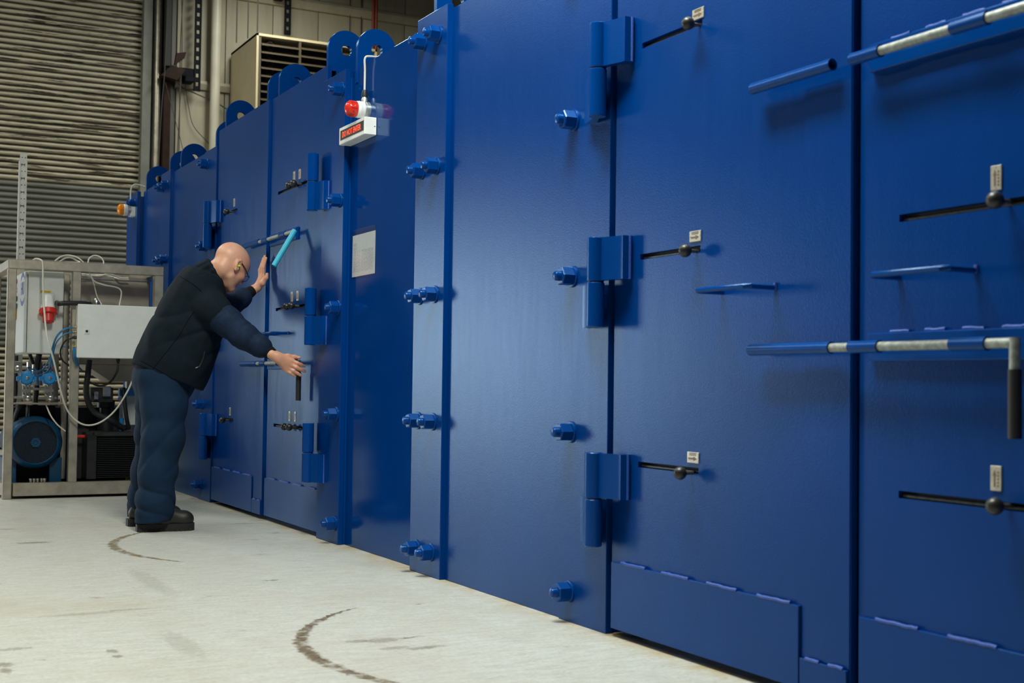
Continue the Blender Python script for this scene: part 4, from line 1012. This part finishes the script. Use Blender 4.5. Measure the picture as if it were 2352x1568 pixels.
g.cone(H(.089, .016, -.064), H(.089, -.016, -.064), .0075, .0075, .006); g.cone(H(.086, .014, -.076), H(.086, -.014, -.076), .0085, .0085, .006)
g.cone(H(.100, .022, -.0695), H(.100, -.022, -.0695), .0025, .0025, .003, 's')
# right hand over the lever: palm and five fingers
D2 = 7.325
kn = [Pd(672, 829, D2), Pd(667.5, 837, D2-.004), Pd(662.5, 844, D2), Pd(657.5, 850, D2+.004)]
tp = [Pd(698.5, 840.5, D2+.022), Pd(699.5, 852.5, D2+.02), Pd(690.5, 861.5, D2+.018), Pd(678.5, 863.5, D2+.016)]
rf = [.0108, .0112, .0106, .0095]
back = WR_R+.018*(kn[1]-WR_R)/np.linalg.norm(kn[1]-WR_R)
g.cone(WR_R-.03*(kn[1]-WR_R)/np.linalg.norm(kn[1]-WR_R), back, .027, .025, .015)
for j in range(4):
    vd = ray((670, 840)); vd = vd/np.linalg.norm(vd)
    g.cone(back+(.5-j/3)*np.array([0, 0, .02]), kn[j], .0205, .0142, .014)
    ax_ = tp[j]-kn[j]; m1 = kn[j]+ax_*.42-vd*.010; m2 = kn[j]+ax_*.74-vd*.006
    g.chain([kn[j], m1, m2, tp[j]], [rf[j]*1.1, rf[j]*1.04, rf[j]*.94, rf[j]*.82], .003)
tb = [Pd(646, 820, 7.315), Pd(661, 818.5, 7.33), Pd(676, 819.5, 7.345), Pd(687.5, 821.5, 7.35)]
g.chain(tb, [.019, .0155, .0115, .0095], .010)
# left hand flat on the door edge, fingers up, thumb towards camera
XW = X0-.004
def L_(px, py, X): q_ = onX((px, py), X); return np.array(q_)
py_ = [(595, .0), (590, .022), (594, .045), (602, .066)]; base = L_(601, 640, XW-.026)
wl2 = base+np.array([-.028, .0, -.055]); g.cone(WR_L, wl2, .025, .024, .014)
for j, (pt, oy) in enumerate(py_):
    k0 = base+np.array([.0, -.032+oy, .018-.004*abs(j-1)]); zt_ = L_(608, pt, XW).tolist()[2]
    t0 = np.array([XW-.012, k0[1]-.004+.004*j, zt_]); md = k0*.52+t0*.48+np.array([-.008, 0, 0])
    g.cone(wl2+np.array([.004, -.012+.008*j, .0]), k0, .019, .0135, .014)
    g.chain([k0, md, t0], [.0115, .0108, .0086], .004)
tb2 = base+np.array([-.004, -.040, -.03])
g.chain([wl2+np.array([.012, -.015, .012]), tb2, tb2+np.array([.014, -.022, .032]), tb2+np.array([.018, -.026, .055])], [.019, .0165, .0115, .0092], .010)
body = g.mesh('body', 'skin', man); del g
# nails of the right hand
b = B()
for j in range(4):
    d_ = (tp[j]-kn[j]); d_ /= np.linalg.norm(d_); vd = ray((690, 850)); vd /= np.linalg.norm(vd); sd_ = np.cross(d_, vd)
    c_ = tp[j]-vd*(rf[j]*.70)-d_*.001
    bm2 = bmesh.ops.create_uvsphere(b, u_segments=10, v_segments=6, radius=1)['verts']
    Mx = Matrix(((d_[0]*.0062, sd_[0]*.0052, vd[0]*.0022, c_[0]), (d_[1]*.0062, sd_[1]*.0052, vd[1]*.0022, c_[1]), (d_[2]*.0062, sd_[2]*.0052, vd[2]*.0022, c_[2]), (0, 0, 0, 1)))
    bmesh.ops.transform(b, matrix=Mx, verts=bm2)
simple('nail', (.62, .36, .27), .3); obj('fingernail', b, 'nail', body)
# --- vest: elliptic tube along the trunk
ax_t = PEL-NECK; LT = np.linalg.norm(ax_t); ax_t = ax_t/LT
lat = SH_L-SH_R; lat -= ax_t*(lat@ax_t); lat /= np.linalg.norm(lat); fwd = np.cross(ax_t, lat); fwd = fwd if fwd[0] > 0 else -fwd
S_ = np.array([-.10, -.05, .0, .05, .12, .22, .32, .42, .50, .56, .62, .70]); 
DEP = np.array([.07, .10, .128, .150, .170, .195, .212, .217, .216, .214, .210, .205]); OFF = np.array([.0, -.002, -.004, .0, .006, .016, .020, .022, .022, .022, .02, .02])
WID = np.array([.08, .14, .185, .205, .215, .222, .228, .228, .225, .222, .218, .21])
def trunk_fn(grow, s0, s1):
    def fn(x, y, z):
        rx, ry, rz = x-NECK[0], y-NECK[1], z-NECK[2]
        s_ = rx*ax_t[0]+ry*ax_t[1]+rz*ax_t[2]; p_ = rx*fwd[0]+ry*fwd[1]+rz*fwd[2]; q_ = rx*lat[0]+ry*lat[1]+rz*lat[2]
        dp = np.interp(s_, S_, DEP)+grow; wd = np.interp(s_, S_, WID)+grow; of = np.interp(s_, S_, OFF)
        e = (np.abs((p_-of)/dp)**2.4+np.abs(q_/wd)**2.4)**(1/2.4)
        d = (e-1)*np.minimum(dp, wd)*.9
        d = d+.004*folds(x, y, z, 3, 17)+.0025*folds(x, y, z, 8, 42)+.008*crease(9*s_+12*p_+5*q_+1.4*np.sin(8*z))*np.exp(-((s_-.33)/.16)**2)-.002+.006*np.exp(-((s_-.5)/.12)**2)*np.sin(9*q_*3+22*s_)
        hem = s1+.012*np.sin(7*q_)
        return np.maximum(d, np.maximum(s0-s_, s_-hem)).astype(np.float32)
    return fn
LOB = np.array([1.40, 7.1, .70]); HIB = np.array([2.25, 8.15, 1.56])
g = Grid(LOB, HIB, .006)
g.op(trunk_fn(0, -.035, .605), LOB, HIB, .01)
for s0, s1 in ((SH_R, EL_R), (SH_L, EL_L)):
    q0 = s0+(s1-s0)*.02; g.cone(NECK+ax_t*.035+(s0-NECK)*.35, s0, .085, .092, .03); g.cone(s0, s0+(s1-s0)*.16, .092, .092, .03)
# stand collar
for i in range(14):
    t0, t1 = [2*math.pi*(k_/14) for k_ in (i, i+1)]
    cdir = (H(-.03, 0, -.05)-NECK); cdir /= np.linalg.norm(cdir); cu = np.cross(cdir, lat); cu /= np.linalg.norm(cu)
    c0_ = NECK+cdir*.02+np.array([.002, 0, 0]); r_ = .086
    a0 = c0_+r_*(math.cos(t0)*cu+math.sin(t0)*lat); a1 = c0_+r_*(math.cos(t1)*cu+math.sin(t1)*lat)
    for hh in (-.03, -.01, .01, .03, .048): g.cone(a0+cdir*hh, a1+cdir*hh, .011, .011, .012)
vest = g.mesh('vest', 'vest_cloth', man); del g
# stitched seams and pocket zip, laid on the vest surface
from mathutils.bvhtree import BVHTree
_bv = BVHTree.FromPolygons([v.co[:] for v in vest.data.vertices], [p.vertices[:] for p in vest.data.polygons])
def on_vest(px, py):
    r = Vector(ray((px, py))).normalized(); h_ = _bv.ray_cast(Vector(CAM), r); return h_[0]-r*.0006 if h_[0] else None
def seam(name, pts, rad, mat):
    q = []
    for a_, c_ in zip(pts, pts[1:]):
        for t_ in np.linspace(0, 1, 7)[:-1]: q.append(on_vest(a_[0]+(c_[0]-a_[0])*t_, a_[1]+(c_[1]-a_[1])*t_))
    q.append(on_vest(*pts[-1])); q = [x_ for x_ in q if x_ is not None]
    q = [q[0]]+[x_ for i_, x_ in enumerate(q[1:]) if (x_-q[i_]).length < .06]
    if len(q) > 3: obj(name, tube(B(), q, rad, 6, 0), mat, vest)
seam('yoke_seam', [(413, 634), (432, 645), (450, 658), (463, 670)], .0016, 'seam_thread')
seam('side_seam', [(352, 846), (385, 805), (412, 770), (432, 735), (446, 715)], .0015, 'seam_thread')
seam('hem_seam', [(322, 828), (350, 842), (385, 862), (420, 885), (444, 893)], .0015, 'seam_thread')
seam('pocket_zip', [(470, 806), (467, 822), (460, 838), (452, 846)], .004, 'slot_black')
seam('zip_pull', [(449, 845), (454, 843), (459, 841)], .003, 'galv')
# armholes
def armhole(s0, s1):
    d_ = (s1-s0)/np.linalg.norm(s1-s0); u_ = np.cross(d_, [0, 0, 1]); u_ /= np.linalg.norm(u_); w_ = np.cross(d_, u_); c_ = s0+(s1-s0)*.16+d_*.082
    return [c_+.052*(math.cos(t)*u_+math.sin(t)*w_) for t in np.linspace(0, 2*math.pi, 17)]
# --- sleeves
LOS = np.array([1.70, 6.95, .80]); HIS = np.array([2.42, 8.25, 1.42])
def sleeve_mesh(s0, e0, w0, rs, seed, name):
    lo = np.minimum(np.minimum(s0, e0), w0)-.14; hi = np.maximum(np.maximum(s0, e0), w0)+.14
    g = Grid(lo, hi, .005); d1 = (w0-e0)/np.linalg.norm(w0-e0)
    g.chain([s0+(s0-e0)*.05, s0*.5+e0*.5, e0, e0*.5+w0*.5, w0-d1*.088], rs, .025)
    L1 = e0-s0; n1 = np.linalg.norm(L1); L1 = L1/n1
    def fn(x, y, z):
        s_ = (x-s0[0])*L1[0]+(y-s0[1])*L1[1]+(z-s0[2])*L1[2]; t_ = (x-e0[0])*d1[0]+(y-e0[1])*d1[1]+(z-e0[2])*d1[2]
        ring = np.where(s_ < n1, crease(34*s_+1.6*np.sin(11*z+9*y)+9*(z-y)), crease(36*t_+1.6*np.sin(12*x+10*y)+8*z))
        return (.008*ring*np.clip(.55+.6*np.sin(17*x-13*z+seed), .1, 1)+.0025*folds(x, y, z, seed, 40)-.003).astype(np.float32)
    g.op(fn, lo, hi, .0, 'add')
    o = g.mesh(name, 'jacket_cloth', man, 2); del g
    g = Grid(np.minimum(w0-d1*.09, w0)-.07, np.maximum(w0-d1*.09, w0)+.07, .004)
    g.cone(w0-d1*.075, w0-d1*.026, .043, .034, .01)
    cf = g.mesh('cuff', 'cuff_knit', o, 1); del g
    return o
sleeve_mesh(SH_R, EL_R, WR_R, [.084, .080, .071, .059, .047], 5, 'sleeve')
sleeve_mesh(SH_L, EL_L, WR_L, [.078, .074, .066, .056, .046], 9, 'sleeve')
# --- trousers
LOT = np.array([1.36, 7.15, .03]); HIT = np.array([2.12, 8.15, 1.12])
g = Grid(LOT, HIT, .0065)
g.ell(Pd(379, 866, 7.505), [fwd, lat, ax_t], [.178, .192, .20], .03)
for hp, kn_, an, rr_ in ((HIP_R, KN_R, AN_R, (.122, .122, .114, .106, .102, .096)), (HIP_L, KN_L, AN_L, (.120, .118, .108, .100, .096, .088))):
    bt = an+(an-kn_)*.06
    g.chain([hp+np.array([.0, 0, .03]), hp*.55+kn_*.45, kn_+np.array([.012, 0, .02]), kn_*.6+an*.4, kn_*.2+an*.8, bt], rr_, .035)
    g.cone(hp+np.array([-.06, 0, .0]), hp*.6+kn_*.4+np.array([-.02, 0, 0]), .105, .09, .05)
    def fn(x, y, z, an=an, kn_=kn_):
        low = np.exp(-((z-an[2]-.10)/.11)**2); kz = np.exp(-((z-kn_[2]+.03)/.16)**2)
        side = np.exp(-((y-an[1])/.2)**2)
        r = .016*low*crease(27*z+9*x+2.0*np.sin(11*y+7*x))+.012*kz*crease(15*z-17*x+1.5*np.sin(8*y+3))+.009*crease(9*z+14*x+1.2*np.sin(7*z+5*y))*np.clip(.4+np.sin(6*z+3*x), 0, 1)
        return (side*r).astype(np.float32)
    g.op(fn, LOT, HIT, 0, 'add')
g.op(lambda x, y, z: (.003*folds(x, y, z, 21, 17)+.0022*folds(x, y, z, 4, 42)-.002).astype(np.float32), LOT, HIT, 0, 'add')
ZH = .052
g.op(lambda x, y, z: (ZH+.012*np.clip((x-1.62)/.15, -.5, 2)-z+0*y).astype(np.float32), LOT, HIT, 0, 'i')
g.op(lambda x, y, z: ((x-PEL[0])*-ax_t[0]+(y-PEL[1])*-ax_t[1]+(z-PEL[2])*-ax_t[2]-.11).astype(np.float32), LOT, HIT, 0, 'i')
g.mesh('trousers', 'trouser_cloth', man, 2); del g
# --- boots
def boot(heel, toe, name):
    heel = np.array(heel); toe = np.array(toe); d_ = (toe-heel)/np.linalg.norm(toe-heel); n_ = np.array([-d_[1], d_[0], 0]); Lb = np.linalg.norm(toe-heel)
    z_ = np.array([0, 0, 1.])
    def Q(a, s_, z): return heel+d_*(a*Lb)+n_*s_+z_*z
    g = Grid(np.minimum(heel, toe)-.09+np.array([0, 0, .085]), np.maximum(heel, toe)+.09+np.array([0, 0, .12]), .004)
    g.cone(Q(.16, 0, .07), Q(.5, 0, .072), .042, .046, .02); g.cone(Q(.5, 0, .07), Q(.82, 0, .062), .046, .044, .02); g.ell(Q(.79, 0, .062), [d_, n_, z_], [.064, .050, .050], .015)
    g.cone(Q(.22, 0, .08), Q(.26, 0, .17), .046, .048, .03); g.cone(Q(.30, 0, .12), Q(.62, 0, .085), .036, .036, .03)
    g.op(lambda x, y, z: (.036-z+0*x+0*y).astype(np.float32), heel-1, toe+1, 0, 'i')
    up_ = g.mesh(name, 'boot_leather', man, 1); del g
    b = B(); P0 = []
    for a, w_ in ((.0, .026), (.03, .036), (.12, .042), (.3, .040), (.45, .040), (.62, .049), (.76, .053), (.86, .050), (.93, .041), (.975, .027), (.995, .012), (1.0, .0)): P0.append((a, w_))
    ring = [Q(a, w_, 0) for a, w_ in P0]+[Q(a, -w_, 0) for a, w_ in P0[-2::-1]]
    top = [p+z_*(.042 if i not in (0,) else .042) for i, p in enumerate(ring)]
    vb = [b.verts.new(p+z_*.002) for p in ring]; vt = [b.verts.new(p) for p in top]; b.faces.new(vb[::-1]); b.faces.new(vt)
    for i in range(len(ring)): b.faces.new((vb[i], vb[(i+1) % len(ring)], vt[(i+1) % len(ring)], vt[i]))
    so = obj('boot_sole', b, 'boot_rubber', up_)
    b = B()
    for i in range(11):
        a = .05+.085*i
        for s_ in (1, -1): q = Q(a, s_*np.interp(a, [p[0] for p in P0], [p[1] for p in P0]), 0); r_ = bmesh.ops.create_cube(b, size=1)['verts']; bmesh.ops.scale(b, vec=(.012, .008, .016), verts=r_); bmesh.ops.translate(b, vec=tuple(q+z_*.009), verts=r_)
    obj('sole_lug', b, 'boot_rubber', up_)
hR = onZ((313, 1221), 0); tR = onZ((446, 1216), 0); boot(hR, tR, 'boot')
hL = onZ((291, 1208), 0); tL = hL+(tR-hR)*1.0+Vector((0, .02, 0)); boot(hL, tL, 'boot')
# --- glasses and ear plugs
def V(*a): return Vector(H(*a))
gl = obj('glasses', tube(B(), [V(.004, .088, .016), V(.03, .084, .012), V(.066, .074, .004), V(.100, .062, -.006)], .0028, 6), 'dark_steel', body)
for s_ in (1, -1):
    c_ = H(.108, s_*.033, -.010)
    pts = [Vector(c_+HS*(hr*(s_*.027*math.copysign(abs(math.cos(t))**.6, math.cos(t)))+hu*(.018*math.copysign(abs(math.sin(t))**.6, math.sin(t))) - hf*.004*abs(math.cos(t)))) for t in np.linspace(0, 2*math.pi, 25)]
    obj('lens_rim', tube(B(), pts, .0018, 6, 0), 'dark_steel', gl)
    b = B(); prism(b, pts[:-1], tuple(hf*.0015)); obj('lens', b, 'clear_plastic', gl)
obj('bridge', tube(B(), [V(.107, .008, -.006), V(.115, 0, -.004), V(.107, -.008, -.006)], .0018, 6), 'dark_steel', gl)
obj('temple_arm', tube(B(), [V(.004, -.088, .016), V(.066, -.074, .004), V(.100, -.062, -.006)], .0028, 6), 'dark_steel', gl)
for s_ in (1, -1): obj('ear_plug', lathe(B(), V(-.004, s_*.074, -.006), tuple(hr*s_+hf*.15), [(0, .006), (.016, .0062), (.02, .005), (.021, 0)], 12), 'plug_green', body)
